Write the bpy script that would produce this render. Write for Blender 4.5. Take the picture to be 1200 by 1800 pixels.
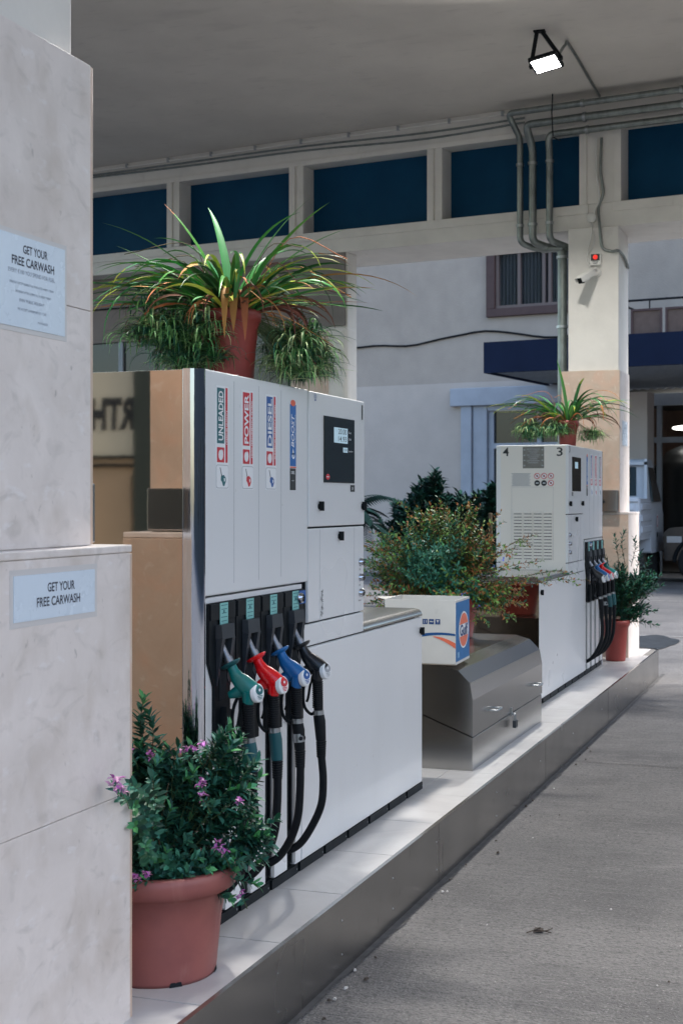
import bpy, bmesh, math, random
from mathutils import Vector, Matrix, noise
R = math.radians
SC = bpy.context.scene
for o in list(bpy.data.objects): bpy.data.objects.remove(o)
COL = SC.collection

# ------------------------------------------------------------------ camera
YAW = math.atan(890/2500)
cam = bpy.data.cameras.new('camera'); co = bpy.data.objects.new('camera', cam); COL.objects.link(co)
co.location = (0, 0, 1.68); co.rotation_euler = (R(90), 0, YAW - R(90))
cam.sensor_fit = 'HORIZONTAL'; cam.sensor_width = 24; cam.lens = 50
cam.shift_y = -20/1200; cam.clip_end = 500; cam.clip_start = .05
cam.dof.use_dof = True; cam.dof.focus_distance = 5.6; cam.dof.aperture_fstop = 8.5
SC.camera = co
# ------------------------------------------------------------------ sky and sun (bright overcast)
SUN_EL, SUN_AZ = R(46), R(276)
w = bpy.data.worlds.new('World'); SC.world = w; w.use_nodes = True
nt = w.node_tree; bg = nt.nodes['Background']
sk = nt.nodes.new('ShaderNodeTexSky'); sk.sky_type = 'NISHITA'; sk.sun_disc = False
sk.sun_elevation = SUN_EL; sk.sun_rotation = R(90) - SUN_AZ; sk.dust_density = 2.0; sk.air_density = 1.3; sk.ozone_density = 2
nt.links.new(sk.outputs[0], bg.inputs[0]); bg.inputs[1].default_value = .13
sl = bpy.data.lights.new('sun', 'SUN'); sl.energy = 2.0; sl.angle = R(14); sl.color = (1, .96, .9)
so = bpy.data.objects.new('sun', sl); COL.objects.link(so)
sd = Vector((math.cos(SUN_AZ)*math.cos(SUN_EL), math.sin(SUN_AZ)*math.cos(SUN_EL), math.sin(SUN_EL)))
so.rotation_euler = sd.to_track_quat('Z', 'Y').to_euler()
SC.view_settings.view_transform = 'Standard'; SC.view_settings.look = 'None'
SC.view_settings.exposure = 1.55; SC.view_settings.gamma = 1
LAMP_W = 60

# ------------------------------------------------------------------ materials
MATS = {}
def mat(name, c, rough=.5, metal=0, var=.0, vscale=8, bump=0, bscale=60, spec=.5, c2=None, stretch=(1,1,1),
        island=0, coat=0, emit=None, estr=0, dist=0, lo=.35, hi=.7, trans=0, aniso=0, detail=6):
    if name in MATS: return MATS[name]
    m = bpy.data.materials.new(name); MATS[name] = m; m.use_nodes = True
    t = m.node_tree; N = t.nodes; L = t.links; b = N['Principled BSDF']
    c = tuple(c) + (1,)
    b.inputs['Base Color'].default_value = c; b.inputs['Roughness'].default_value = rough
    b.inputs['Metallic'].default_value = metal; b.inputs['Specular IOR Level'].default_value = spec
    if coat: b.inputs['Coat Weight'].default_value = coat; b.inputs['Coat Roughness'].default_value = .08
    if trans: b.inputs['Transmission Weight'].default_value = trans
    if emit: b.inputs['Emission Color'].default_value = tuple(emit)+(1,); b.inputs['Emission Strength'].default_value = estr
    tc = N.new('ShaderNodeTexCoord'); mp = N.new('ShaderNodeMapping'); mp.inputs['Scale'].default_value = stretch
    L.new(tc.outputs['Object'], mp.inputs[0])
    if c2 is None and var: c2 = tuple(x*(1-var) for x in c[:3])
    col = None
    if c2:
        n = N.new('ShaderNodeTexNoise'); n.inputs['Scale'].default_value = vscale; n.inputs['Detail'].default_value = detail
        n.inputs['Distortion'].default_value = dist; n.inputs['Roughness'].default_value = .6
        L.new(mp.outputs[0], n.inputs['Vector'])
        r = N.new('ShaderNodeMapRange'); r.inputs[1].default_value = lo; r.inputs[2].default_value = hi
        L.new(n.outputs['Fac'], r.inputs[0])
        x = N.new('ShaderNodeMix'); x.data_type = 'RGBA'; L.new(r.outputs[0], x.inputs['Factor'])
        x.inputs['A'].default_value = c; x.inputs['B'].default_value = tuple(c2)+(1,)
        col = x.outputs['Result']
        mr = N.new('ShaderNodeMapRange'); mr.inputs[3].default_value = max(0, rough-.06); mr.inputs[4].default_value = min(1, rough+.1)
        L.new(n.outputs['Fac'], mr.inputs[0]); L.new(mr.outputs[0], b.inputs['Roughness'])
    if island:
        g = N.new('ShaderNodeNewGeometry'); hs = N.new('ShaderNodeHueSaturation')
        mv = N.new('ShaderNodeMapRange'); mv.inputs[3].default_value = 1-island; mv.inputs[4].default_value = 1+island
        L.new(g.outputs['Random Per Island'], mv.inputs[0]); L.new(mv.outputs[0], hs.inputs['Value'])
        mh = N.new('ShaderNodeMapRange'); mh.inputs[3].default_value = .48; mh.inputs[4].default_value = .52
        ml = N.new('ShaderNodeMath'); ml.operation = 'FRACT'; m7 = N.new('ShaderNodeMath'); m7.operation='MULTIPLY'; m7.inputs[1].default_value = 7.3
        L.new(g.outputs['Random Per Island'], m7.inputs[0]); L.new(m7.outputs[0], ml.inputs[0]); L.new(ml.outputs[0], mh.inputs[0]); L.new(mh.outputs[0], hs.inputs['Hue'])
        if col: L.new(col, hs.inputs['Color'])
        else: hs.inputs['Color'].default_value = c
        col = hs.outputs[0]
    if col: L.new(col, b.inputs['Base Color'])
    if bump:
        n2 = N.new('ShaderNodeTexNoise'); n2.inputs['Scale'].default_value = bscale; n2.inputs['Detail'].default_value = 5
        L.new(mp.outputs[0], n2.inputs['Vector'])
        bp = N.new('ShaderNodeBump'); bp.inputs['Strength'].default_value = bump; bp.inputs['Distance'].default_value = .01
        L.new(n2.outputs['Fac'], bp.inputs['Height']); L.new(bp.outputs[0], b.inputs['Normal'])
    return m

def layer(m, c, scale, lo, hi, stretch=(1,1,1), amt=1, kind='noise', dist=0, off=(0,0,0), detail=4):
    """mix another patch colour over a material's base colour"""
    t = m.node_tree; N = t.nodes; L = t.links; b = N['Principled BSDF']; inp = b.inputs['Base Color']
    tc = N.new('ShaderNodeTexCoord'); mp = N.new('ShaderNodeMapping'); mp.inputs['Scale'].default_value = stretch; mp.inputs['Location'].default_value = off
    L.new(tc.outputs['Object'], mp.inputs[0])
    if kind == 'noise':
        n = N.new('ShaderNodeTexNoise'); n.inputs['Scale'].default_value = scale; n.inputs['Detail'].default_value = detail; n.inputs['Distortion'].default_value = dist
    else:
        n = N.new('ShaderNodeTexVoronoi'); n.inputs['Scale'].default_value = scale
    L.new(mp.outputs[0], n.inputs['Vector'])
    r = N.new('ShaderNodeMapRange'); r.inputs[1].default_value = lo; r.inputs[2].default_value = hi; r.inputs[4].default_value = amt
    L.new(n.outputs['Fac' if kind == 'noise' else 'Distance'], r.inputs[0])
    x = N.new('ShaderNodeMix'); x.data_type = 'RGBA'; L.new(r.outputs[0], x.inputs['Factor'])
    if inp.is_linked: L.new(inp.links[0].from_socket, x.inputs['A'])
    else: x.inputs['A'].default_value = inp.default_value
    x.inputs['B'].default_value = tuple(c)+(1,)
    L.new(x.outputs['Result'], inp)
    return m

CONC = mat('concrete', (.185,.177,.172), .82, var=.3, vscale=1.4, bump=1, bscale=90, detail=10)
layer(CONC, (.075,.072,.074), 1.1, .50, .70, (1,.8,1), .75, detail=8)
layer(CONC, (.26,.25,.24), 9, .52, .75, (3.2,.5,1), .45, detail=10)
layer(CONC, (.06,.058,.058), 11, .52, .72, (5,.5,1), .55, off=(3,3,0), detail=10)
layer(CONC, (.07,.068,.068), 60, .50, .62, (1.4,.7,1), .65, detail=3)
layer(CONC, (.30,.29,.28), 85, .60, .70, (1,1,1), .6, off=(9,1,0), detail=2)
layer(CONC, (.06,.06,.062), .33, .5, .68, (1,1,1), .5, off=(4,2,0))
layer(CONC, (.38,.36,.34), 34, .70, .75, (1.3,1,1), .8)
LIMEW = mat('travertine_grey', (.77,.705,.67), .38, c2=(.66,.60,.565), vscale=3, bump=.12, bscale=40, dist=1.2)
layer(LIMEW, (.48,.44,.41), 7, .56, .75, (1,1,1.6), .5, dist=2)
layer(LIMEW, (.82,.79,.79), 14, .62, .72, (1,1,2), .5)
layer(LIMEW, (.35,.28,.22), 2.2, .6, .8, (1,1,1), .35, off=(3,1,2))
layer(LIMEW, (.50,.43,.37), 9, .52, .72, (1,1,.7), .40, off=(1,5,2), detail=8)
layer(LIMEW, (.30,.27,.25), 30, .70, .78, (1,1,.6), .6, off=(2,2,2))
LIMEB = mat('travertine_beige', (.62,.495,.40), .35, c2=(.52,.395,.31), vscale=4, bump=.1, bscale=40, dist=1)
layer(LIMEB, (.66,.44,.33), 5, .45, .7, (1,1,1), .6, off=(1,1,1), dist=1.5)
layer(LIMEB, (.72,.63,.55), 16, .6, .72, (1,1,1), .6, dist=1)
layer(LIMEB, (.42,.29,.21), 3, .58, .75, (1,1,.6), .5)
PAINT = mat('white_masonry_paint', (.76,.735,.69), .6, var=.12, vscale=3, bump=.15, bscale=30)
layer(PAINT, (.45,.42,.38), 6, .66, .8, (1,1,.5), .5)
CEIL = mat('ceiling_paint', (.68,.635,.58), .75, var=.12, vscale=1.2, bump=.12, bscale=50)
layer(CEIL, (.42,.39,.36), 3, .6, .8, (1,.4,1), .5)
layer(CEIL, (.50,.46,.42), 14, .6, .7, (1,.3,1), .35)
BLUE = mat('blue_panel_paint', (.002,.058,.135), .6, spec=.15, var=.2, vscale=2, bump=.08, bscale=25)
STUC = mat('grey_stucco', (.40,.345,.305), .9, var=.12, vscale=1.6, bump=.6, bscale=35)
layer(STUC, (.28,.245,.22), 1.1, .5, .75, (1,1,.5), .5)
STUCL = mat('pale_stucco', (.49,.43,.39), .9, var=.1, vscale=1.6, bump=.4, bscale=35)
BROWNW = mat('shop_wall_paint', (.27,.225,.205), .8, var=.1, vscale=2)
WPAINT = mat('pump_enamel', (.72,.735,.75), .28, coat=.25, var=.045, vscale=1.3, detail=2)
layer(WPAINT, (.50,.49,.47), 2.6, .62, .85, (1,1,.35), .22, detail=3)
layer(WPAINT, (.30,.29,.28), 45, .74, .8, (1,1,.5), .6)
WPAINT2 = mat('pump_enamel_lamplit', (.74,.71,.66), .35)  # copy of the pump enamel with warm lamp light put into its colour
SEAM = mat('seam', (.015,.018,.022), .8, spec=.2)
MIRR = mat('polished_steel_panel', (.50,.43,.375), .03, 1, bump=.012, bscale=4)
CHROME = mat('chrome', (.52,.55,.62), .05, 1, bump=.08, bscale=30, stretch=(1,1,.05))
STEEL = mat('brushed_steel', (.50,.495,.485), .22, 1, var=.12, vscale=2, stretch=(.2,1,1), detail=1)
STEELD = mat('kerb_steel', (.44,.425,.41), .23, 1, var=.15, vscale=2, detail=2, bump=.3, bscale=2.5, stretch=(1,1,1))
layer(STEELD, (.14,.13,.12), 14, .66, .74, (1,1,.5), .5)
layer(STEELD, (.26,.24,.225), 4, .6, .85, (1,1,2), .5)
DMIRR = mat('dark_polished_steel', (.26,.22,.18), .05, 1)
BLACK = mat('black_plastic', (.006,.009,.012), .45, var=.3, vscale=9, spec=.18)
BLACKM = mat('black_rubber', (.006,.008,.011), .5, var=.3, vscale=20, spec=.2)
DGREY = mat('dark_grey_plastic', (.030,.036,.045), .4, var=.15, vscale=9, spec=.35)
TILE = mat('island_tile', (.60,.585,.57), .36, c2=(.50,.48,.47), vscale=2.5, dist=1.5, bump=.03, bscale=20)
layer(TILE, (.40,.37,.35), 5, .6, .8, (1,1,1), .5, dist=1)
GROUT = mat('tile_grout', (.16,.15,.14), .8)
TERRA = mat('terracotta_plastic', (.33,.105,.09), .5, c2=(.24,.075,.07), vscale=5, bump=.05, bscale=30)
layer(TERRA, (.50,.27,.23), 7, .56, .75, (1,1,.4), .5, dist=1)
layer(TERRA, (.16,.07,.06), 4, .6, .8, (1,1,1), .5)
TERRAD = mat('red_pot_plastic', (.30,.05,.04), .42, var=.2, vscale=6)
SOIL = mat('soil', (.05,.035,.025), .95, var=.5, vscale=40, bump=1, bscale=60)
ALU = mat('aluminium', (.42,.44,.46), .32, 1, var=.15, vscale=10)
GALV = mat('galvanised_pipe', (.30,.33,.32), .38, .85, var=.4, vscale=12, bump=.1, bscale=50, stretch=(1,1,.5))
WIN = mat('dark_window_glass', (.012,.02,.024), .08, spec=.6)
BLUEW = mat('pale_blue_paint', (.36,.39,.45), .6, var=.12, vscale=3)
NAVY = mat('navy_fascia', (.001,.008,.035), .6, var=.2, vscale=1.5, spec=.2)
CORR = mat('corrugated_sheet', (.30,.33,.36), .5, .2, var=.15, vscale=3)
BRNF = mat('brown_window_frame', (.07,.035,.035), .55, var=.2, vscale=6)
BRNP = mat('brown_mesh_panel', (.13,.085,.07), .7, var=.2, vscale=8)
CURT = mat('dark_curtain', (.05,.052,.06), .85, var=.3, vscale=14, stretch=(1,1,.05))
GFRAME = mat('grey_window_frame', (.34,.38,.42), .5, var=.1)
def flat(name, c, rough=.5, **k): return mat(name, c, rough, **k)
RED = flat('signal_red', (.55,.015,.03)); TEAL = flat('label_teal', (.01,.12,.14)); LBLUE = flat('label_blue', (.01,.09,.33))
LWHITE = flat('label_white', (.78,.80,.82)); LBLACK = flat('label_black', (.015,.018,.022)); LGREY = flat('label_grey', (.35,.37,.40))
BOOSTB = flat('boost_blue', (.01,.13,.42)); ORNG = flat('orange_red', (.75,.12,.05))
NZG = mat('nozzle_green', (.004,.185,.175), .3, var=.2, vscale=20, coat=.3)
NZR = mat('nozzle_red', (.85,.006,.012), .25, var=.1, vscale=20, coat=.4)
NZB = mat('nozzle_blue', (.008,.14,.40), .32, var=.2, vscale=20, coat=.2)
NZK = mat('nozzle_black', (.010,.013,.018), .35, var=.2, vscale=20, coat=.3)
TSLV = mat('teal_sleeve', (.004,.085,.10), .4, var=.2)

# ------------------------------------------------------------------ mesh helpers
class MB:
    def __init__(s): s.v = []; s.f = []; s.m = []; s.sm = []; s.mats = []
    def mi(s, m):
        if m not in s.mats: s.mats.append(m)
        return s.mats.index(m)
    def add(s, vs, fs, m, smooth=False):
        o = len(s.v); s.v.extend([tuple(v) for v in vs]); i = s.mi(m)
        for f in fs: s.f.append(tuple(o+k for k in f)); s.m.append(i); s.sm.append(smooth)
        return s
    def box(s, a, b, m, M=None):
        (x0,y0,z0),(x1,y1,z1) = [tuple(min(p,q) for p,q in zip(a,b)), tuple(max(p,q) for p,q in zip(a,b))]
        vs = [(x0,y0,z0),(x1,y0,z0),(x1,y1,z0),(x0,y1,z0),(x0,y0,z1),(x1,y0,z1),(x1,y1,z1),(x0,y1,z1)]
        if M: vs = [M @ Vector(v) for v in vs]
        return s.add(vs, [(0,3,2,1),(4,5,6,7),(0,1,5,4),(1,2,6,5),(2,3,7,6),(3,0,4,7)], m)
    def prism(s, pts, a, b, m, smooth=False):
        """pts: function-mapped profile; a,b functions p->3D for two ends"""
        n = len(pts); vs = [a(p) for p in pts] + [b(p) for p in pts]
        fs = [(i, (i+1)%n, n+(i+1)%n, n+i) for i in range(n)]
        s.add(vs, fs, m, smooth)
        s.add(vs, [tuple(range(n))[::-1], tuple(range(n, 2*n))], m)
        return s
    def tube(s, pts, r, m, seg=12, caps=True, ell=1, upref=None, closed=False):
        pts = [Vector(p) for p in pts]; n = len(pts)
        rs = r if isinstance(r, (list, tuple)) else [r]*n
        vs = []; prev = None
        for i, p in enumerate(pts):
            t = (pts[min(i+1, n-1)] - pts[max(i-1, 0)])
            if t.length < 1e-9: t = Vector((0,0,1))
            t.normalize()
            if prev is None:
                u = Vector(upref) if upref else (Vector((0,0,1)) if abs(t.z) < .9 else Vector((1,0,0)))
            else: u = prev
            u = (u - t*u.dot(t)); u.normalize(); prev = u; w_ = t.cross(u)
            for k in range(seg):
                a = 2*math.pi*k/seg; vs.append(p + u*math.cos(a)*rs[i] + w_*math.sin(a)*rs[i]*ell)
        fs = [(i*seg+k, i*seg+(k+1)%seg, (i+1)*seg+(k+1)%seg, (i+1)*seg+k) for i in range(n-1) for k in range(seg)]
        s.add(vs, fs, m, True)
        if caps: s.add(vs, [tuple(range(seg))[::-1], tuple(range((n-1)*seg, n*seg))], m)
        return s
    def lathe(s, prof, c, m, seg=48, M=None, capb=False, capt=False):
        c = Vector(c); n = len(prof); vs = []
        for r, z in prof:
            for k in range(seg):
                a = 2*math.pi*k/seg; v = Vector((r*math.cos(a), r*math.sin(a), z))
                vs.append(c + (M @ v if M else v))
        s.add(vs, [(i*seg+k, i*seg+(k+1)%seg, (i+1)*seg+(k+1)%seg, (i+1)*seg+k) for i in range(n-1) for k in range(seg)], m, True)
        if capb: s.add(vs, [tuple(range(seg))[::-1]], m)
        if capt: s.add(vs, [tuple(range((n-1)*seg, n*seg))], m)
        return s
    def quad(s, a, b, c, d, m): return s.add([a,b,c,d], [(0,1,2,3)], m)
    def build(s, name, parent=None, bevel=0, label=None, auto=False):
        me = bpy.data.meshes.new(name)
        off = Vector((0,0,0)); p = parent
        if parent is not None: off = Vector(parent['_w'])
        me.from_pydata([tuple(Vector(v)-off) for v in s.v], [], s.f)
        for m in s.mats: me.materials.append(m)
        me.polygons.foreach_set('material_index', s.m); me.polygons.foreach_set('use_smooth', s.sm); me.update()
        o = bpy.data.objects.new(name, me); COL.objects.link(o)
        o['_w'] = tuple(off)
        if parent is not None: o.parent = parent
        if bevel:
            bv = o.modifiers.new('bevel', 'BEVEL'); bv.width = bevel; bv.segments = 3; bv.limit_method = 'ANGLE'; bv.angle_limit = R(40)
            bv.harden_normals = False
        if label: o['label'] = label
        return o

def thing(name, loc, label, cat, group=None, kind=None):
    o = bpy.data.objects.new(name, None); COL.objects.link(o); o.location = loc; o['_w'] = tuple(loc)
    o.empty_display_size = .1
    o['label'] = label; o['category'] = cat
    if group: o['group'] = group
    if kind: o['kind'] = kind
    return o
def tag(o, label=None, cat=None, group=None, kind=None):
    if label: o['label'] = label
    if cat: o['category'] = cat
    if group: o['group'] = group
    if kind: o['kind'] = kind
    return o
def cr(pts, n=8):
    """catmull-rom resample"""
    P = [Vector(p) for p in pts]; P = [P[0]*2-P[1]] + P + [P[-1]*2-P[-2]]; out = []
    for i in range(1, len(P)-2):
        for k in range(n):
            t = k/n; a, b, c, d = P[i-1], P[i], P[i+1], P[i+2]
            out.append(.5*((2*b)+(c-a)*t+(2*a-5*b+4*c-d)*t*t+(3*b-a-3*c+d)*t*t*t))
    out.append(P[-2]); return out

# text -> mesh data, fitted to a rectangle
_tc = {}
def text_geo(s, bold=0.0, shear=0.0, extr=0.0):
    k = (s, bold, shear, extr)
    if k in _tc: return _tc[k]
    cu = bpy.data.curves.new('t', 'FONT'); cu.body = s; cu.offset = bold; cu.shear = shear; cu.extrude = extr
    cu.resolution_u = 3
    ob = bpy.data.objects.new('t', cu); COL.objects.link(ob)
    dg = bpy.context.evaluated_depsgraph_get(); me = bpy.data.meshes.new_from_object(ob.evaluated_get(dg))
    vs = [v.co.copy() for v in me.vertices]; fs = [tuple(p.vertices) for p in me.polygons]
    bpy.data.objects.remove(ob); bpy.data.curves.remove(cu); bpy.data.meshes.remove(me)
    _tc[k] = (vs, fs); return vs, fs
def put_text(mb, s, o, ex, ey, w_, h_, m, bold=0.0, shear=0.0, fit='both', align='c'):
    """text centred at o, x axis ex, y axis ey, fitted in w_ x h_"""
    vs, fs = text_geo(s, bold, shear)
    if not vs: return
    xs = [v.x for v in vs]; ys = [v.y for v in vs]; x0, x1, y0, y1 = min(xs), max(xs), min(ys), max(ys)
    sx = w_/(x1-x0); sy = h_/(y1-y0)
    if fit == 'min': sx = sy = min(sx, sy)
    o = Vector(o); ex = Vector(ex); ey = Vector(ey)
    cx = (x0+x1)/2; cy = (y0+y1)/2
    dx = 0
    if align == 'l': dx = (x1-x0)*sx/2 - w_/2
    if align == 'r': dx = -(x1-x0)*sx/2 + w_/2
    mb.add([o + ex*((v.x-cx)*sx+dx) + ey*((v.y-cy)*sy) for v in vs], fs, m)
def rect(mb, o, ex, ey, w_, h_, m, cr_=0, nseg=5):
    o = Vector(o); ex = Vector(ex); ey = Vector(ey)
    if not cr_: pts = [(-w_/2,-h_/2),(w_/2,-h_/2),(w_/2,h_/2),(-w_/2,h_/2)]
    else:
        pts = []
        for cx, cy, a0 in ((w_/2-cr_,h_/2-cr_,0),(-w_/2+cr_,h_/2-cr_,90),(-w_/2+cr_,-h_/2+cr_,180),(w_/2-cr_,-h_/2+cr_,270)):
            for k in range(nseg+1):
                a = R(a0+90*k/nseg); pts.append((cx+cr_*math.cos(a), cy+cr_*math.sin(a)))
    mb.add([o+ex*x+ey*y for x, y in pts], [tuple(range(len(pts)))], m)
def disc(mb, o, ex, ey, rx, ry, m, seg=24):
    o = Vector(o); ex = Vector(ex); ey = Vector(ey)
    mb.add([o+ex*rx*math.cos(2*math.pi*k/seg)+ey*ry*math.sin(2*math.pi*k/seg) for k in range(seg)], [tuple(range(seg))], m)
def ringf(mb, o, ex, ey, r0, r1, m, seg=24):
    o = Vector(o); ex = Vector(ex); ey = Vector(ey); vs = []
    for k in range(seg):
        a = 2*math.pi*k/seg; d = ex*math.cos(a)+ey*math.sin(a); vs += [o+d*r0, o+d*r1]
    mb.add(vs, [(2*k, 2*k+1, (2*k+3)%(2*seg), (2*k+2)%(2*seg)) for k in range(seg)], m)

EX, EY, EZ = Vector((1,0,0)), Vector((0,1,0)), Vector((0,0,1))
BD = Vector((math.cos(R(81.1)), math.sin(R(81.1)), 0)); BN = Vector((BD.y, -BD.x, 0))
class Fr:      # a wall frame: s runs left along the wall, n away from the viewer, z up
    def __init__(s, ox, oy): s.o = Vector((ox, oy, 0))
    def p(s, a, n, z): return s.o + BD*a + BN*n + EZ*z
    def box(s, mb, a0, a1, n0, n1, z0, z1, m):
        M = Matrix(((BD.x, BN.x, 0, s.o.x),(BD.y, BN.y, 0, s.o.y),(0,0,1,0),(0,0,0,1)))
        return mb.box((a0,n0,z0),(a1,n1,z1), m, M)
IZ = .26      # island top
CZ = 5.38     # ceiling height

# ------------------------------------------------------------------ ground
g = MB(); g.quad((-120,-120,0),(160,-120,0),(160,120,0),(-120,120,0), CONC); tag(g.build('ground'), kind='structure')
# joints and stains on the concrete
jm = mat('joint_filler', (.09,.085,.085), .9, var=.3, vscale=30)
j = MB()
for x in (9.1,): j.quad((x,-12,.004),(x+.008,-12,.004),(x+.02,1.69,.004),(x+.012,1.69,.004), jm)
for x in (17.9, 24.2): j.quad((x,-12,.004),(x+.03,-12,.004),(x+.03,14,.004),(x,14,.004), mat('joint_pale',(.42,.41,.40),.8))
tag(j.build('ground_joint'), kind='structure')
rnd = random.Random(5)
OIL = mat('oil_stain', (.035,.04,.045), .45, var=.4, vscale=6)
def blob(name, cx, cy, rx, ry, lab):
    b = MB(); n = 40; pts = []
    for k in range(n):
        a = 2*math.pi*k/n; q = 1+.16*noise.noise(Vector((math.cos(a)*1.5+cx, math.sin(a)*1.5, cy)))*2
        pts.append((cx+rx*q*math.cos(a), cy+ry*q*math.sin(a), .008))
    b.add(pts, [tuple(range(n))], OIL); tag(b.build(name), kind='structure')
blob('oil_stain', 17.0, 2.25, 1.0, .36, ''); blob('oil_stain', 17.9, 1.05, .5, .3, '')
# grime strip along the kerb foot
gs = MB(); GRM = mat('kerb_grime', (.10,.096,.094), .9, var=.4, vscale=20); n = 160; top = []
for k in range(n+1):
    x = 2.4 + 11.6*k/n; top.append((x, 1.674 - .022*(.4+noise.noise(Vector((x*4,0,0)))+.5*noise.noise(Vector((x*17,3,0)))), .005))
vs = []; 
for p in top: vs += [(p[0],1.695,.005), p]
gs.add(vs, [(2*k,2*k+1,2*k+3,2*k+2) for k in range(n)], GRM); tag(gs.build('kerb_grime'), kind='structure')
# small debris
DEB = mat('dry_leaf', (.06,.045,.035), .8, var=.4, vscale=30); DEBW = mat('pale_chip', (.5,.48,.46), .7)
for k in range(46):
    if k < 26: x = rnd.uniform(3.8, 10); y = 1.66-abs(rnd.gauss(0,.035)); r = rnd.uniform(.004,.009)
    else: x = rnd.uniform(4.6, 11); y = rnd.uniform(.3, 1.55); r = rnd.uniform(.002,.005)
    d = MB(); pts = []; nn = rnd.randint(5,8)
    for q in range(nn):
        a = 2*math.pi*q/nn; rr = r*rnd.uniform(.5,1.5); pts.append((x+rr*math.cos(a)*1.5, y+rr*math.sin(a), .006))
    top_ = [(p[0]*.6+x*.4, p[1]*.6+y*.4, .006+r*.8) for p in pts]
    d.add(pts+top_, [(q,(q+1)%nn,nn+(q+1)%nn,nn+q) for q in range(nn)]+[tuple(range(nn,2*nn))], DEBW if rnd.random() < .3 else DEB)
    if k < 26: lab = 'tiny bit of grit or dry leaf lying in the grime along the kerb foot'; gp = 'grit along the kerb foot'
    else: lab = 'tiny dark or pale chip lying out on the grey concrete'; gp = 'chips on the concrete'
    tag(d.build('debris'), lab, 'debris', gp)
tw = MB()
for pts in ([(5.42,1.17,.008),(5.47,1.13,.016),(5.50,1.14,.007)],[(5.44,1.15,.007),(5.46,1.10,.012),(5.52,1.09,.006)],[(5.47,1.13,.01),(5.45,1.08,.008)]):
    tw.tube(cr(pts,4), .0022, DEB, 5)
tw.box((5.455,1.118,.005),(5.485,1.15,.013), DEB)
tag(tw.build('twig'), 'small dry brown twig lying on the open concrete in the foreground', 'twig')

# ------------------------------------------------------------------ pump island (raised pavement)
def island_outline(inset=0):
    y0, y1, x0, x1, r = 1.69+inset, 3.0-inset, -.6+inset, 13.86-inset, .16
    pts = []
    for cx, cy, a0 in ((x1-r,y0+r,-90),(x1-r,y1-r,0),(x0+r,y1-r,90),(x0+r,y0+r,180)):
        for k in range(7): a = R(a0+15*k); pts.append((cx+r*math.cos(a), cy+r*math.sin(a)))
    return pts
isl = MB(); o1 = island_outline(.006)
isl.prism(o1, lambda p: (p[0],p[1],0), lambda p: (p[0],p[1],IZ), GROUT)
isl_o = tag(isl.build('pavement'), kind='structure')
tl = MB(); x = -.55; k = 0
while x < 13.7:
    x2 = min(x+.593, 13.80)
    for (ya, yb) in ((1.70,1.97),(1.973,2.57),(2.573,2.99)):
        yy = ya if not (x2 > 13.7 or x < -.4) else ya+ (.07 if ya < 1.8 else 0)
        tl.box((x+.0015,yy,IZ-.01),(x2-.0015,yb,IZ+.005), TILE)
    x += .596
tl.build('tile_paving', isl_o, bevel=.0012)
ks = MB(); oo = island_outline(0); oi = island_outline(.016); n = len(oo)
ks.add([(p[0],p[1],.004) for p in oo]+[(p[0],p[1],IZ+.007) for p in oo]+[(p[0],p[1],IZ+.007) for p in oi],
       [(i,(i+1)%n,n+(i+1)%n,n+i) for i in range(n)]+[(n+i,n+(i+1)%n,2*n+(i+1)%n,2*n+i) for i in range(n)], STEELD)
ks.build('steel_edging', isl_o)
rv = MB()
for x in [3.55,4.15,4.75,5.35,5.98,7.1,8.2,9.25,10.4,11.6]:
    for z in (.19,.07) if int(x*10) % 2 else (.16,):
        rv.lathe([(0,.002),(.0025,.0018),(.004,0)], (x,1.689,z), ALU, 10, Matrix.Rotation(R(90),3,'X'))
rv.build('rivets', isl_o)
sj = MB()
for x in (6.02, 8.36, 10.7): sj.box((x,1.6890,.006),(x+.03,1.6898,IZ+.006), STEELD)
sj.build('edging_joint', isl_o)

# ------------------------------------------------------------------ canopy: ceiling, beam with blue panels
BF = Fr(13.02, 1.87)
can = thing('station_canopy', (5, 1, CZ), 'flat grey concrete canopy ceiling with white beam and recessed dark blue panels', 'canopy')
c = MB(); c.prism([(1.2,-4.2),(BF.p(-8,0,0).x,BF.p(-8,0,0).y),(BF.p(9,0,0).x,BF.p(9,0,0).y),(1.2,9.5)], lambda p:(p[0],p[1],CZ), lambda p:(p[0],p[1],CZ+.35), CEIL)
c.build('ceiling', can)
bm_ = MB(); ops = [(-3.0,-1.62),(-1.46,.07),(.465,1.85),(2.01,3.40),(3.567,4.93),(5.095,6.5),(6.66,8.05)]
ZT, ZB = 5.10, 4.405; E0, E1 = -6, 9
BF.box(bm_, E0, E1, 0, .9, 4.18, ZB, PAINT); BF.box(bm_, E0, E1, 0, .9, ZT, CZ+.3, PAINT)
prev = E0
for a, b in ops+[(E1, E1)]:
    BF.box(bm_, prev, a, 0, .9, ZB+.0005, ZT-.0005, PAINT); prev = b
bm_.build('beam', can, bevel=.006)
for a, b in ops:
    q = MB(); BF.box(q, a+.001, b-.001, .2, .26, ZB+.001, ZT-.001, BLUE); q.build('blue_panel', can)
    f = MB(); e = .085; t = .018
    BF.box(f, a-e, b+e, -t, .001, ZB-e, ZB, PAINT); BF.box(f, a-e, b+e, -t, .001, ZT, ZT+e*.6, PAINT)
    BF.box(f, a-min(e,.07), a, -t, .001, ZB+.0003, ZT-.0003, PAINT); BF.box(f, b, b+min(e,.07), -t, .001, ZB+.0003, ZT-.0003, PAINT)
    f.build('panel_frame', can, bevel=.004)

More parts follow.
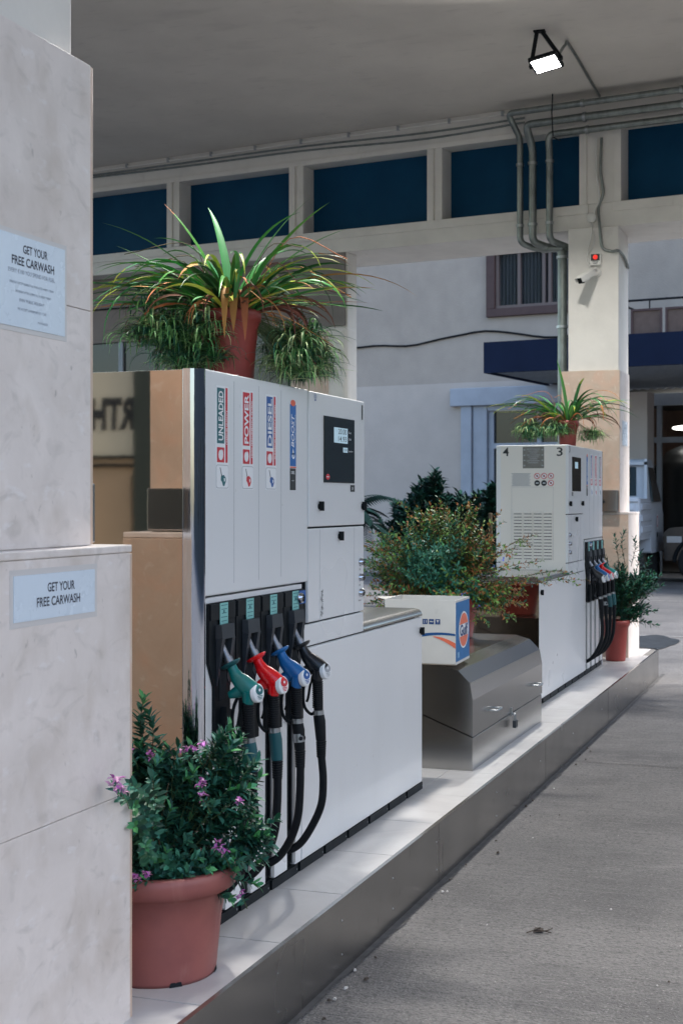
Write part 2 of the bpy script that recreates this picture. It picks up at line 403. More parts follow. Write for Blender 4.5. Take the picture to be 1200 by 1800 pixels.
def pillar(label, xa, xb, ya, yb, ta, tb, tya, tyb, sa, sb, sya, syb, z1=1.56, z2=2.84, backface=True, ztop=CZ, beigefaces=()):
    t = thing('pillar', ((ta+tb)/2,(tya+tyb)/2,IZ), label, 'pillar')
    m = MB(); m.box((ta,tya,IZ+.003),(tb,tyb,.884), LIMEW); m.box((ta,tya,.8855),(tb,tyb,z1-.022), LIMEW); m.build('stone_base', t, bevel=.002)
    m = MB(); m.box((ta-.004,tya-.004,z1-.021),(tb+.004,tyb+.004,z1), LIMEW); m.build('base_coping', t, bevel=.004)
    m = MB(); m.box((xa,ya,z1+.001),(xb,yb,2.184), LIMEW); m.box((xa,ya,2.1855),(xb,yb,z2), LIMEW); m.build('stone_cladding', t, bevel=.002)
    m = MB(); m.box((sa,sya,z2+.001),(sb,syb,ztop), PAINT); m.build('painted_shaft', t, bevel=.008)
    # beige slabs on the faces that look along the island
    for x, a, b, zz0, zz1, s in beigefaces:
        m = MB(); m.box((x,a,zz0),(x+s*.016,b,zz1), LIMEB); m.build('stone_slab', t, bevel=.002, label='warm beige travertine slab')
    return t
p1 = pillar('near grey travertine pillar with two carwash notices, at the left edge', 2.84,3.346,1.9,2.546, 2.75,3.464,1.845,2.60, 2.9,3.30,1.93,2.54,
   beigefaces=((3.346,1.902,2.544,1.563,2.838,1),(3.464,1.847,2.598,.265,1.536,1)))
m = MB(); yy, zz = 2.43, 2.30; m.add([(3.3628,yy+a,zz+b) for a,b in ((-.012,-.07),(.004,-.075),(.014,-.03),(.010,.0),(.018,.03),(.012,.07),(-.008,.072),(-.014,.04),(-.006,.01),(-.016,-.03))],[tuple(range(10))],mat('glue_residue',(.62,.54,.46),.8,var=.3,vscale=60,bump=.5)); m.build('glue_patch', p1)
p2 = pillar('stone-clad white pillar behind the far pump carrying the security camera', 12.966,13.55,1.943,2.475, 12.936,13.61,1.861,2.53, 13.0,13.6,1.96,2.42, 1.575, 2.865, ztop=4.179,
   beigefaces=((12.95,1.945,2.473,1.578,2.863,1),(12.92,1.863,2.528,.265,1.55,1)))

# far pillar at the left under the beam + shop infill wall
FPG = mat('shaded_pillar_tone', (.24,.22,.205), .8, var=.1)  # white pillar's front lies in shade; that shade is put into this colour
fp = thing('pillar', tuple(BF.p(3.2,.4,0)), 'white painted pillar far left under the beam beside the grey building', 'pillar')
m = MB(); BF.box(m, 2.905, 3.5, .02, .22, 0, 4.179, PAINT); m.build('painted_shaft', fp, bevel=.01)
m = MB(); BF.box(m, 2.885, 3.53, -.03, .20, 0, 3.44, PAINT); m.build('column_casing', fp, bevel=.05)
m = MB(); BF.box(m, 2.925, 3.53, -.005, .0195, 3.445, 4.178, FPG); m.build('shade_toned_front', fp)  # slab carrying the painted shade of the upper front
m = MB(); BF.box(m, 3.10, 3.53, -.04, -.031, 0, 3.40, LIMEB); m.build('beige_front', fp)
sw = thing('shop_wall', tuple(BF.p(6,.3,0)), 'brownish kiosk wall with a dark window band under the blue panelled beam', 'wall')
m = MB(); BF.box(m, 3.535, 9, .25, .4, 3.46, 4.179, BROWNW); BF.box(m, 3.535, 9, .25, .4, 0, .9, BROWNW); m.build('wall', sw)
m = MB(); BF.box(m, 3.535, 9, .23, .252, 3.83, 3.845, SEAM); m.build('ledge_line', sw)
m = MB(); BF.box(m, 3.535, 9, .3, .33, .9, 3.46, WIN); m.build('window_glass', sw)
for s_ in (4.6, 5.9, 7.2, 8.5):
    m = MB(); BF.box(m, s_, s_+.06, .27, .36, .9, 3.46, GFRAME); m.build('window_mullion', sw)

# ------------------------------------------------------------------ floodlights
LENS = mat('floodlight_lens', (.9,.9,.9), .3, emit=(1,.98,.95), estr=14)
def floodlight(x, y, label, tilt=24, shown=True):
    t = thing('floodlight', (x,y,CZ), label, 'lamp')
    M = Matrix.Translation((x,y,CZ-.25)) @ Matrix.Rotation(R(-14),4,'Z') @ Matrix.Rotation(R(tilt),4,'Y') @ Matrix.Rotation(R(-8),4,'X')
    m = MB(); m.box((-.085,-.118,-.012),(.085,.118,.022), BLACK, M)
    for k in range(7): m.box((-.07,-.1+.03*k,.022),(.07,-.094+.03*k,.04), BLACK, M)
    m.box((-.04,-.05,.03),(.04,.05,.055), BLACK, M)
    m.build('housing', t, bevel=.005)
    m = MB(); m.box((-.066,-.098,-.016),(.066,.098,-.0125), LENS, M); m.build('lens', t)
    m = MB()
    for sy in (-1,1):
        a = M @ Vector((0,sy*.13,.0)); b = Vector((x-.03,y+.045+sy*.022,CZ-.012))
        m.tube([a, a*.5+b*.5, b], .017, BLACK, 6)
        m.tube([M @ Vector((0,sy*.12,0)), M @ Vector((0,sy*.137,0))], .016, BLACK, 10)
    m.box((x-.06,y+.0,CZ-.012),(x+.0,y+.09,CZ-.001), BLACK); m.build('bracket', t)
    l = bpy.data.lights.new('floodlight_glow', 'AREA'); l.shape = 'RECTANGLE'; l.size = .13; l.size_y = .21; l.energy = LAMP_W; l.color = (1,.965,.91); l.spread = R(170)
    lo = bpy.data.objects.new('floodlight_glow', l); COL.objects.link(lo); lo.parent = t
    lo.matrix_local = Matrix.Translation((-x,-y,-CZ)) @ M @ Matrix.Translation((0,0,-.02))
    return t
floodlight(11.09, 2.24, 'small square LED floodlight glowing on the ceiling above the far pump')
floodlight(5.35, 2.28, 'LED floodlight on the ceiling above the near pump, outside the frame')
cd = MB(); cd.tube(cr([(11.15,2.16,CZ-.2),(11.3,2.13,CZ-.06),(11.5,2.12,CZ-.016),(12.98,2.13,CZ-.016)],6), .012, GALV, 8)
tag(cd.build('conduit'), 'thin pale conduit running from the ceiling floodlight to the beam', 'conduit')

# ------------------------------------------------------------------ pipes on the beam
def pipe(name, pts, r, label, grp, rings=()):
    t = thing(name, tuple(pts[0]), label, 'pipe', grp)
    m = MB(); m.tube(pts, r, GALV, 12); m.build('pipe_run', t)
    for a, d in rings:
        q = MB(); d = Vector(d).normalized(); a = Vector(a); q.tube([a-d*.012, a+d*.012], r*1.28, ALU, 12); q.build('clamp', t)
    return t
def corner(pts, rad=.07):
    """round the corners of a polyline"""
    P = [Vector(p) for p in pts]; out = [P[0]]
    for i in range(1, len(P)-1):
        a = (P[i-1]-P[i]).normalized(); b = (P[i+1]-P[i]).normalized()
        s0 = P[i]+a*rad; s1 = P[i]+b*rad
        for k in range(7): t = k/6; out.append(s0*(1-t)**2+P[i]*2*t*(1-t)+s1*t*t)
    out.append(P[-1]); return out
for i,(s0,zt,nn,r,lab) in enumerate(((1.012,5.27,-.26,.03,'leftmost of the three galvanised pipes dropping down the beam'),
        (.888,5.16,-.20,.036,'middle of the three galvanised pipes dropping down the beam'),
        (.722,5.06,-.13,.032,'rightmost of the three galvanised pipes dropping down the beam'))):
    zb = 4.09
    P = [BF.p(-5.8,nn,zt), BF.p(s0+.03*(2-i),nn,zt), BF.p(s0,-.1,zt-.2), BF.p(s0,-.1,zb), BF.p(s0-.12,.0+.05*i,zb-.05), BF.p(.64,.04,zb-.06)]
    pipe('drain_pipe', corner(P,.06), r, lab, 'galvanised pipes on the beam', [(BF.p(s0,-.1,4.82),EZ),(BF.p(s0,-.1,4.25),EZ),(BF.p(.35,nn,zt),BD),(BF.p(-.55,nn,zt),BD)])
pipe('downpipe', corner([BF.p(.86,.06,4.05),BF.p(.655,.06,4.05),BF.p(.655,.06,.01)],.08), .044, 'thick galvanised downpipe standing left of the far stone pillar', None, [(BF.p(.655,.06,3.3),EZ),(BF.p(.655,.06,3.95),EZ),(BF.p(.655,.06,2.2),EZ)])
pipe('downpipe', corner([BF.p(.575,.10,4.17),BF.p(.575,.10,.01)],.05), .028, 'thin galvanised downpipe squeezed between thick downpipe and stone pillar', None, [(BF.p(.575,.10,3.3),EZ),(BF.p(.575,.10,3.1),EZ)])
for s_ in (.62,-1.05):
    h_ = MB(); h_.tube([BF.p(s_,-.29,5.0),BF.p(s_,-.32,5.2),BF.p(s_,-.3,CZ)], .006, BLACK, 6); h_.tube([BF.p(s_,-.1,5.0),BF.p(s_,-.29,4.99)], .006, BLACK, 6)
    tag(h_.build('pipe_hanger'), 'thin dark hanger rod holding the pipes %s' % ('nearer the three bends' if s_ > 0 else 'at the right edge of the picture'), 'hanger', 'pipe hangers')
# cables along the ceiling corner
for i,(zz,nn,r,lab) in enumerate(((5.335,-.03,.012,'upper grey conduit clipped along the ceiling corner'),(5.30,-.025,.010,'middle cable running along the ceiling corner'),(5.275,-.02,.010,'lower sagging cable along the top of the beam'))):
    m = MB(); pts = []
    for k in range(46):
        s_ = 1.0+7.6*k/45; sag = (.0 if i == 0 else .005*i*(1+math.sin(s_*1.3+i))+(.035*i*math.exp(-((s_-2.0)/1.1)**2)))
        pts.append(BF.p(s_, nn, zz-sag))
    m.tube(pts, r, GALV if i else PAINT, 8)
    if i == 0:
        for k in range(14): s_ = 1.2+.55*k; m.box(BF.p(s_,nn-.012,zz-.015), BF.p(s_+.03,nn+.01,zz+.03), ALU)
    tag(m.build('cable'), lab, 'cable', 'cables along the ceiling corner')

# ------------------------------------------------------------------ security camera on the far pillar
PX = 13.0
cc = thing('security_camera', (PX,2.16,3.74), 'white bullet security camera with black hood on the far pillar', 'camera')
CW = mat('camera_white', (.72,.71,.68), .4)
m = MB(); m.lathe([(0,.03),(.03,.028),(.042,.0)], (PX-.001,2.155,3.76), CW, 24, Matrix.Rotation(R(-90),3,'Y')); m.build('mount', cc)
m = MB(); m.tube(cr([(PX-.02,2.155,3.76),(PX-.055,2.165,3.735),(PX-.07,2.19,3.73)],5), .016, CW, 10); m.build('arm', cc)
D = Vector((-.52,.28,-.30)).normalized(); A = Vector((PX-.05,2.185,3.755))
Mc = Matrix.Translation(A) @ D.to_track_quat('X','Z').to_matrix().to_4x4()
m = MB(); m.box((-.02,-.032,-.03),(.19,.032,.03), CW, Mc); m.build('body', cc, bevel=.01)
m = MB(); m.box((-.03,-.04,.031),(.225,.04,.036), CW, Mc); m.box((.03,.036,-.01),(.225,.04,.031), CW, Mc); m.box((.03,-.04,-.01),(.225,-.036,.031), CW, Mc); m.build('sun_hood', cc)
m = MB(); m.box((.191,-.031,-.029),(.2,.031,.029), BLACK, Mc); m.lathe([(0,.0),(.02,0),(.024,-.02)], Mc @ Vector((.205,0,0)), BLACK, 16, Mc.to_3x3() @ Matrix.Rotation(R(90),3,'Y')); m.build('lens', cc)
jb = thing('alarm_button', (PX,2.165,3.87), 'small white box with red call button above the security camera', 'alarm button')
m = MB(); m.box((PX-.04,2.115,3.825),(PX-.001,2.215,3.93), CW); m.build('casing', jb, bevel=.004)
m = MB(); m.box((PX-.043,2.125,3.865),(PX-.039,2.205,3.925), LBLACK); m.build('face_plate', jb)
RB = mat('red_button', (.7,.02,.02), .3, emit=(1,.05,.03), estr=.25)
m = MB(); m.lathe([(0,.012),(.018,.01),(.022,0)], (PX-.043,2.165,3.897), RB, 20, Matrix.Rotation(R(-90),3,'Y')); m.build('button', jb)
m = MB()
for k,z in enumerate((3.857,3.846,3.837)): rect(m, (PX-.0405,2.165,z), -EY, EZ, .06-.012*k, .004, LBLACK)
m.build('lettering', jb)
rb = MB(); q = BF.p(.345,-.001,4.275); rb.lathe([(0,.03),(.042,.03),(.047,.026),(.047,0)], q, CW, 28, Matrix(((0,0,-BN.x),(BD.x,0,-BN.y),(0,1,0))) if False else (-BN).to_track_quat('Z','Y').to_matrix())
tag(rb.build('junction_box'), 'round white junction box on the beam above the far pillar', 'junction box')
def cable(pts, r, m_, label, grp='cables on the far pillar'):
    m = MB(); m.tube(cr(pts,7), r, m_, 7); return tag(m.build('cable'), label, 'cable', grp)
cable([BF.p(.30,-.02,5.0),BF.p(.30,-.02,4.7),BF.p(.27,-.02,4.45),BF.p(.31,-.02,4.35),BF.p(.32,-.015,4.3)], .009, CW, 'white cable coming down the beam into the round junction box')
cable([BF.p(.25,-.02,5.0),BF.p(.26,-.02,4.7),BF.p(.235,-.02,4.5),BF.p(.28,-.02,4.36),(12.985,2.13,4.2),(12.985,2.12,4.08),(12.985,2.10,3.98),(12.985,2.02,3.945),(12.985,1.965,3.95),(13.2,1.945,3.93),(13.5,1.945,3.87)], .013, GALV, 'grey cable looping below the junction box and round the pillar corner')
cable([BF.p(.35,-.02,4.24),(12.985,2.2,4.15),(12.985,2.215,4.05),(12.985,2.235,3.97),(12.98,2.23,3.88),(12.985,2.2,3.83)], .006, CW, 'thin white cable hanging from the junction box to the call button')
cable([BF.p(.34,-.02,4.24),(12.985,2.18,4.1),(12.985,2.19,4.0),(12.985,2.25,3.92),(12.985,2.235,3.85),(12.985,2.19,3.78)], .005, CW, 'thin white cable curling left of the call button to the camera')

# ------------------------------------------------------------------ notices
PAPER = mat('laminated_paper', (.64,.73,.82), .25, var=.05, vscale=6, bump=.25, bscale=9)
INK = mat('ink', (.03,.035,.06), .6); INKL = mat('faded_ink', (.22,.26,.33), .6)
LAM = mat('laminate_edge', (.60,.58,.57), .3)
def notice(x0, x1, z0, z1, y, label, lines, lam=.012):
    t = thing('notice', ((x0+x1)/2,y,(z0+z1)/2), label, 'notice'); w_ = x1-x0; h_ = z1-z0
    m = MB(); m.box((x0-lam,y-.0012,z0-lam),(x1+lam,y-.0002,z1+lam), LAM); m.build('laminate_sleeve', t)
    m = MB(); m.box((x0,y-.0032,z0),(x1,y-.0013,z1), PAPER); m.build('paper_sheet', t)
    m = MB()
    for s, fx, fz, fw, fh, mt, bold in lines:
        put_text(m, s, (x0+w_*fx, y-.0036, z1-h_*fz), EX, EZ, w_*fw, h_*fh, mt, bold)
    m.build('lettering', t)
    return t
notice(2.895,3.208,2.102,2.325,1.9,'taller pale blue carwash notice on the upper part of the near pillar',[
 ('GET YOUR',.55,.135,.36,.095,INK,.018),('FREE CARWASH',.52,.275,.62,.10,INK,.018),('EVERY €100 YOU SPEND FOR FUEL',.50,.39,.68,.05,INKL,0),
 ('EVERYDAY EXCEPT DURING THE WEEK AFTER 4:00PM - 7:00AM',.50,.52,.64,.026,INKL,0),('SATURDAY AFTER 12:00PM TILL MONDAY 7:00AM',.52,.61,.52,.026,INKL,0),
 ('EVEN "PUBLIC HOLIDAY"',.50,.70,.36,.036,INKL,.005),('WE ACCEPT A MINIMUM OF 1 CAR',.50,.80,.42,.03,INKL,0),('MANAGER',.66,.91,.15,.026,INKL,0)])
notice(2.885,3.265,1.392,1.502,1.845,'small wide carwash notice on the lower base of the near pillar',[
 ('GET YOUR',.56,.31,.34,.21,INK,.018),('FREE CARWASH',.53,.62,.54,.21,INK,.018)], lam=.014)
notice(13.1,13.42,2.19,2.41,1.943,'small faded notice on the road-side face of the far pillar',[
 ('GET YOUR',.5,.14,.36,.07,INKL,.005),('FREE CARWASH',.5,.27,.5,.08,INKL,.005),('EVERY €100 YOU SPEND',.5,.40,.6,.04,INKL,0),('AFTER 4:00PM - 7:00AM',.5,.52,.6,.03,INKL,0),('PUBLIC HOLIDAY',.5,.64,.4,.03,INKL,0)])
# ------------------------------------------------------------------ steel lock boxes on the pillars
def lockbox(x0, x1, y0, y1, z0, z1, label, face):
    t = thing('lock_box', ((x0+x1)/2,(y0+y1)/2,z0), label, 'box')
    m = MB(); m.box((x0,y0,z0),(x1,y1,z1), STEEL); m.build('casing', t, bevel=.004)
    xf = x1 if face > 0 else x0; yc = (y0+y1)/2 if face < 0 else y0+.035; zc = (z0+z1)/2-.005
    m = MB(); m.lathe([(.0,.018),(.013,.018),(.015,.014),(.015,0)], (xf,yc,zc), BLACK, 20, Matrix.Rotation(R(90*face),3,'Y'))
    m.build('lock', t); 
    m = MB(); m.box((xf+face*.018,yc-.003,zc-.012),(xf+face*.024,yc+.003,zc+.012), BLACK); m.build('key_tab', t)
    return t
lockbox(3.363,3.415,1.925,2.53,1.566,1.727,'stainless lock box on the back of the near pillar, seen edge-on with its mirror image',1)
lockbox(12.85,12.949,1.95,2.2,1.58,1.775,'stainless lock box with round lock on the far stone pillar',-1)

# ------------------------------------------------------------------ fuel pumps
def key(mb, x, y, z):
    mb.lathe([(0,.006),(.010,.006),(.012,0)], (x,y,z), BLACK, 16, Matrix.Rotation(R(90),3,'X'))
    mb.box((x-.0035,y-.022,z-.017),(x+.0035,y-.005,z+.017), BLACK)
    mb.tube([(x,y-.012,z-.016),(x,y-.012,z+.02)], [.009,.011], BLACK, 8)
GRY_SPOUT = mat('spout_metal', (.24,.25,.28), .35, .7, var=.25, vscale=30)
LCD = mat('lcd_screen', (.36,.48,.56), .3, emit=(.5,.72,.85), estr=.12)
SCRN = mat('display_glass', (.012,.018,.022), .06, spec=.7)
STICK = mat('green_sticker', (.22,.52,.50), .5, var=.1, vscale=40)
def nozzle(pump, x, yf, colm, sleeve, label, cap):
    """nozzle, grip and hose hang in a plane across the pump face"""
    Y = lambda d: yf - d
    n = MB()
    body = [(x,Y(.040),1.138),(x,Y(.050),1.118),(x,Y(.062),1.098),(x,Y(.080),1.082),(x,Y(.102),1.064),(x,Y(.122),1.052),(x,Y(.136),1.047)]
    n.tube(body, [.0165,.018,.024,.030,.033,.031,.027], colm, 20, ell=.80, upref=(0,0,1))
    n.tube([(x,Y(.108),1.05),(x,Y(.106),1.03),(x,Y(.102),1.012)], [.03,.026,.021], colm, 16, ell=.85)      # neck down into grip
    n.tube([(x,Y(.09),1.062),(x,Y(.06),1.046),(x,Y(.035),1.036)], [.026,.02,.012], colm, 12, ell=.7)          # heel toward the boot
    nb = n.build('nozzle', pump, label=label)
    q = MB(); sp = cr([(x,Y(-.03),1.262),(x,Y(-.006),1.222),(x,Y(.018),1.178),(x,Y(.042),1.136)],5)
    q.tube(sp, [.0115]*len(sp), GRY_SPOUT, 14); q.tube([sp[-4], sp[-1]], .0155, GRY_SPOUT, 14); q.build('spout', nb)
    d = Vector((0,-.50,-.86)).normalized(); Mg = d.to_track_quat('Z','X').to_matrix()
    q = MB(); q.lathe([(.014,.004),(.030,-.001),(.037,-.007),(.037,-.010),(.028,-.006),(.014,-.004)], (x,Y(.043),1.134), colm if cap != 'g' else TSLV, 28, Mg); q.build('splash_guard', nb)
    cd_ = Vector((-.18,-1,.12)).normalized(); Mq = cd_.to_track_quat('Z','Y').to_matrix(); cpos = Vector((x,Y(.139),1.048))
    q = MB(); q.lathe([(.031,-.012),(.031,.001),(.028,.004),(0,.0045)], cpos, LWHITE, 28, Mq, capb=True); 
    ex = Vector((1,-.18,0)).normalized(); ey = cd_.cross(ex)*-1
    if ey.z < 0: ey = -ey
    c0 = cpos+cd_*.006; cm = {'g':TEAL,'r':RED,'b':LBLUE,'k':LGREY}[cap]
    disc(q, c0+ey*.008, ex, ey, .021, .014, cm); 
    disc(q, c0+ey*.010+cd_*.0006, ex, ey, .006, .005, LWHITE, 12)
    for k in range(3): rect(q, c0-ey*(.009+.005*k)+cd_*.0004, ex, ey, .03-.006*k, .0025, cm)
    q.build('end_badge', nb)
    # embossed arrow marks
    q = MB(); g0 = [(x,Y(.101),1.018),(x,Y(.104),.98),(x,Y(.106),.94),(x,Y(.107),.902)]
    q.tube(g0, [.0215,.021,.0205,.020], BLACKM, 16, ell=.85)
    for k in range(13):
        z = 1.006-.0078*k; q.tube([(x,Y(.104),z+.0018),(x,Y(.104),z-.0018)], .0232, BLACKM, 16, ell=.85)
    q.build('grip', nb)
    q = MB()
    gp = cr([(x,Y(.07),1.04),(x,Y(.052),1.0),(x,Y(.046),.955),(x,Y(.052),.91),(x,Y(.078),.885),(x,Y(.10),.9)],6)
    q.tube(gp, .006, BLACK, 8); q.tube(cr([(x,Y(.085),1.03),(x,Y(.074),.99),(x,Y(.066),.945),(x,Y(.06),.93)],5), .005, BLACK, 8)
    q.build('trigger_guard', nb)
    q = MB(); q.tube([(x,Y(.107),.9),(x,Y(.108),.884)], .0205, ALU, 18); q.build('swivel_ring', nb)
    q = MB()
    if sleeve == 'teal': q.tube([(x,Y(.108),.883),(x,Y(.112),.86),(x,Y(.117),.79)], [.021,.022,.0205], TSLV, 18)
    else: q.tube([(x,Y(.108),.883),(x,Y(.112),.86),(x,Y(.117),.79)], [.0205,.022,.019], BLACKM, 18)
    if sleeve == 'ring':
        q.tube([(x,Y(.111),.848),(x,Y(.114),.818)], .0225, ALU, 18)
        for a in (-50,0,50): q.lathe([(0,.001),(.007,.001),(.008,0)], (x+.0225*math.sin(R(a)),Y(.1125)-.0225*math.cos(R(a)),.833), SEAM, 10, Matrix.Rotation(R(a),3,'Z') @ Matrix.Rotation(R(90),3,'X'))
    q.build('swivel_sleeve', nb)
    q = MB()
    for k in range(7):
        z = .786-.0085*k; q.tube([(x,Y(.1175),z),(x,Y(.118),z-.0055)], .0195-.0004*k, BLACKM, 16)
    q.tube([(x,Y(.117),.79),(x,Y(.119),.725)], [.0165,.0155], BLACKM, 14)
    q.build('strain_relief', nb)
    q = MB()
    wob = .006*math.sin(x*37)
    hp = cr([(x,Y(.119),.73),(x,Y(.121+wob),.64),(x,Y(.113+wob),.55),(x,Y(.08),.465),(x,Y(.03),.395),(x,Y(-.03),.365),(x,Y(-.055),.39)],8)
    q.tube(hp, .0145, BLACKM, 14); q.tube([(x,Y(-.045),.37),(x,Y(-.045),.8)], .014, BLACKM, 10); q.build('hose', nb)
    return nb

def label_sticker(pump, x, yf, kind, order):
    y = yf-.0016; m = MB(); ey = EZ
    upx, upy = EZ, -EX            # vertical writing, reading upwards
    if kind == 'boost':
        m.box((x-.032,yf-.0012,1.716),(x+.032,yf-.0002,2.05), LWHITE)
        rect(m, (x,y,1.925), EX, EZ, .062, .232, BOOSTB)
        disc(m, (x,y-.0004,2.046), EX, EZ, .025, .012, ORNG, 20); rect(m, (x,y-.0004,1.805), EX, EZ, .062, .005, ORNG)
        rect(m, (x-.002,y-.0002,1.76), EX, EZ, .060, .082, LBLACK)
        put_text(m, 'BOOST', (x-.004,y-.0008,1.942), upx, upy, .125, .030, LWHITE, .02, .25)
        put_text(m, 'FUELLED BY SCIENCE', (x+.021,y-.0008,1.95), upx, upy, .105, .006, LWHITE, .005)
        disc(m, (x+.002,y-.0008,1.848), EX, EZ, .015, .012, LWHITE, 20); m.add([(x-.012,y-.0008,1.852),(x+.016,y-.0008,1.852),(x-.002,y-.0008,1.876)],[(0,1,2)],LWHITE)
        m.add([(x-.004,y-.0011,1.842),(x+.008,y-.0011,1.846),(x+.001,y-.0011,1.858)],[(0,1,2)],BOOSTB)
        put_text(m, 'DIESEL', (x-.002,y-.0008,1.785), EX, EZ, .036, .011, LWHITE, .015)
        put_text(m, 'BOOSTED', (x-.002,y-.0008,1.755), EX, EZ, .024, .004, LWHITE, .005)
    else:
        col, word, sub, ic = {'unl':(TEAL,'UNLEADED','PREMIUM QUALITY',TEAL),'pow':(RED,'POWER','HIGH PERFORMANCE PETROL',RED),'die':(LBLUE,'DIESEL','SUPERIOR QUALITY DIESEL',LBLUE)}[kind]
        m.box((x-.052,yf-.0012,1.718),(x+.052,yf-.0002,2.062), LWHITE)
        rect(m, (x-.013,y,1.962), EX, EZ, .058, .184, col); rect(m, (x-.013,y,1.832), EX, EZ, .058, .050, RED)
        rect(m, (x+.034,y,1.932), EX, EZ, .017, .25, RED)
        put_text(m, word, (x-.012,y-.0006,1.962), upx, upy, .164 if kind == 'unl' else .17, .038, LWHITE, .028)
        # encircled e
        put_text(m, 'e', (x-.013,y-.0006,1.832), upx, upy, .036, .038, LWHITE, .05)
        put_text(m, sub, (x+.034,y-.0006,1.925 if kind == 'unl' else 1.93), upx, upy, .115 if kind == 'unl' else .20, .011, LWHITE, .012)
        # pictogram of a nozzle
        rect(m, (x,y-.0002,1.76), EX, EZ, .098, .078, LGREY, .01); rect(m, (x,y-.0005,1.76), EX, EZ, .094, .074, LWHITE, .009)
        a = MB()
        m.add([Vector((x+u,y-.0009,1.76+v)) for u,v in ((-.022,.030),(-.017,.030),(-.002,.0),(-.008,-.001))],[(0,1,2,3)],LBLACK)
        m.add([Vector((x+u,y-.0009,1.76+v)) for u,v in ((-.012,.002),(.010,.006),(.026,-.004),(.028,-.014),(.016,-.030),(.004,-.032),(-.004,-.018),(-.014,-.012))],[tuple(range(8))],ic)
        m.add([Vector((x+u,y-.0012,1.76+v)) for u,v in ((.010,-.004),(.020,-.006),(.021,-.013),(.012,-.018))],[(0,1,2,3)],LWHITE)
        m.box((0,0,0),(0,0,0),LWHITE) if False else None
    o = m.build('fuel_label', pump); return o

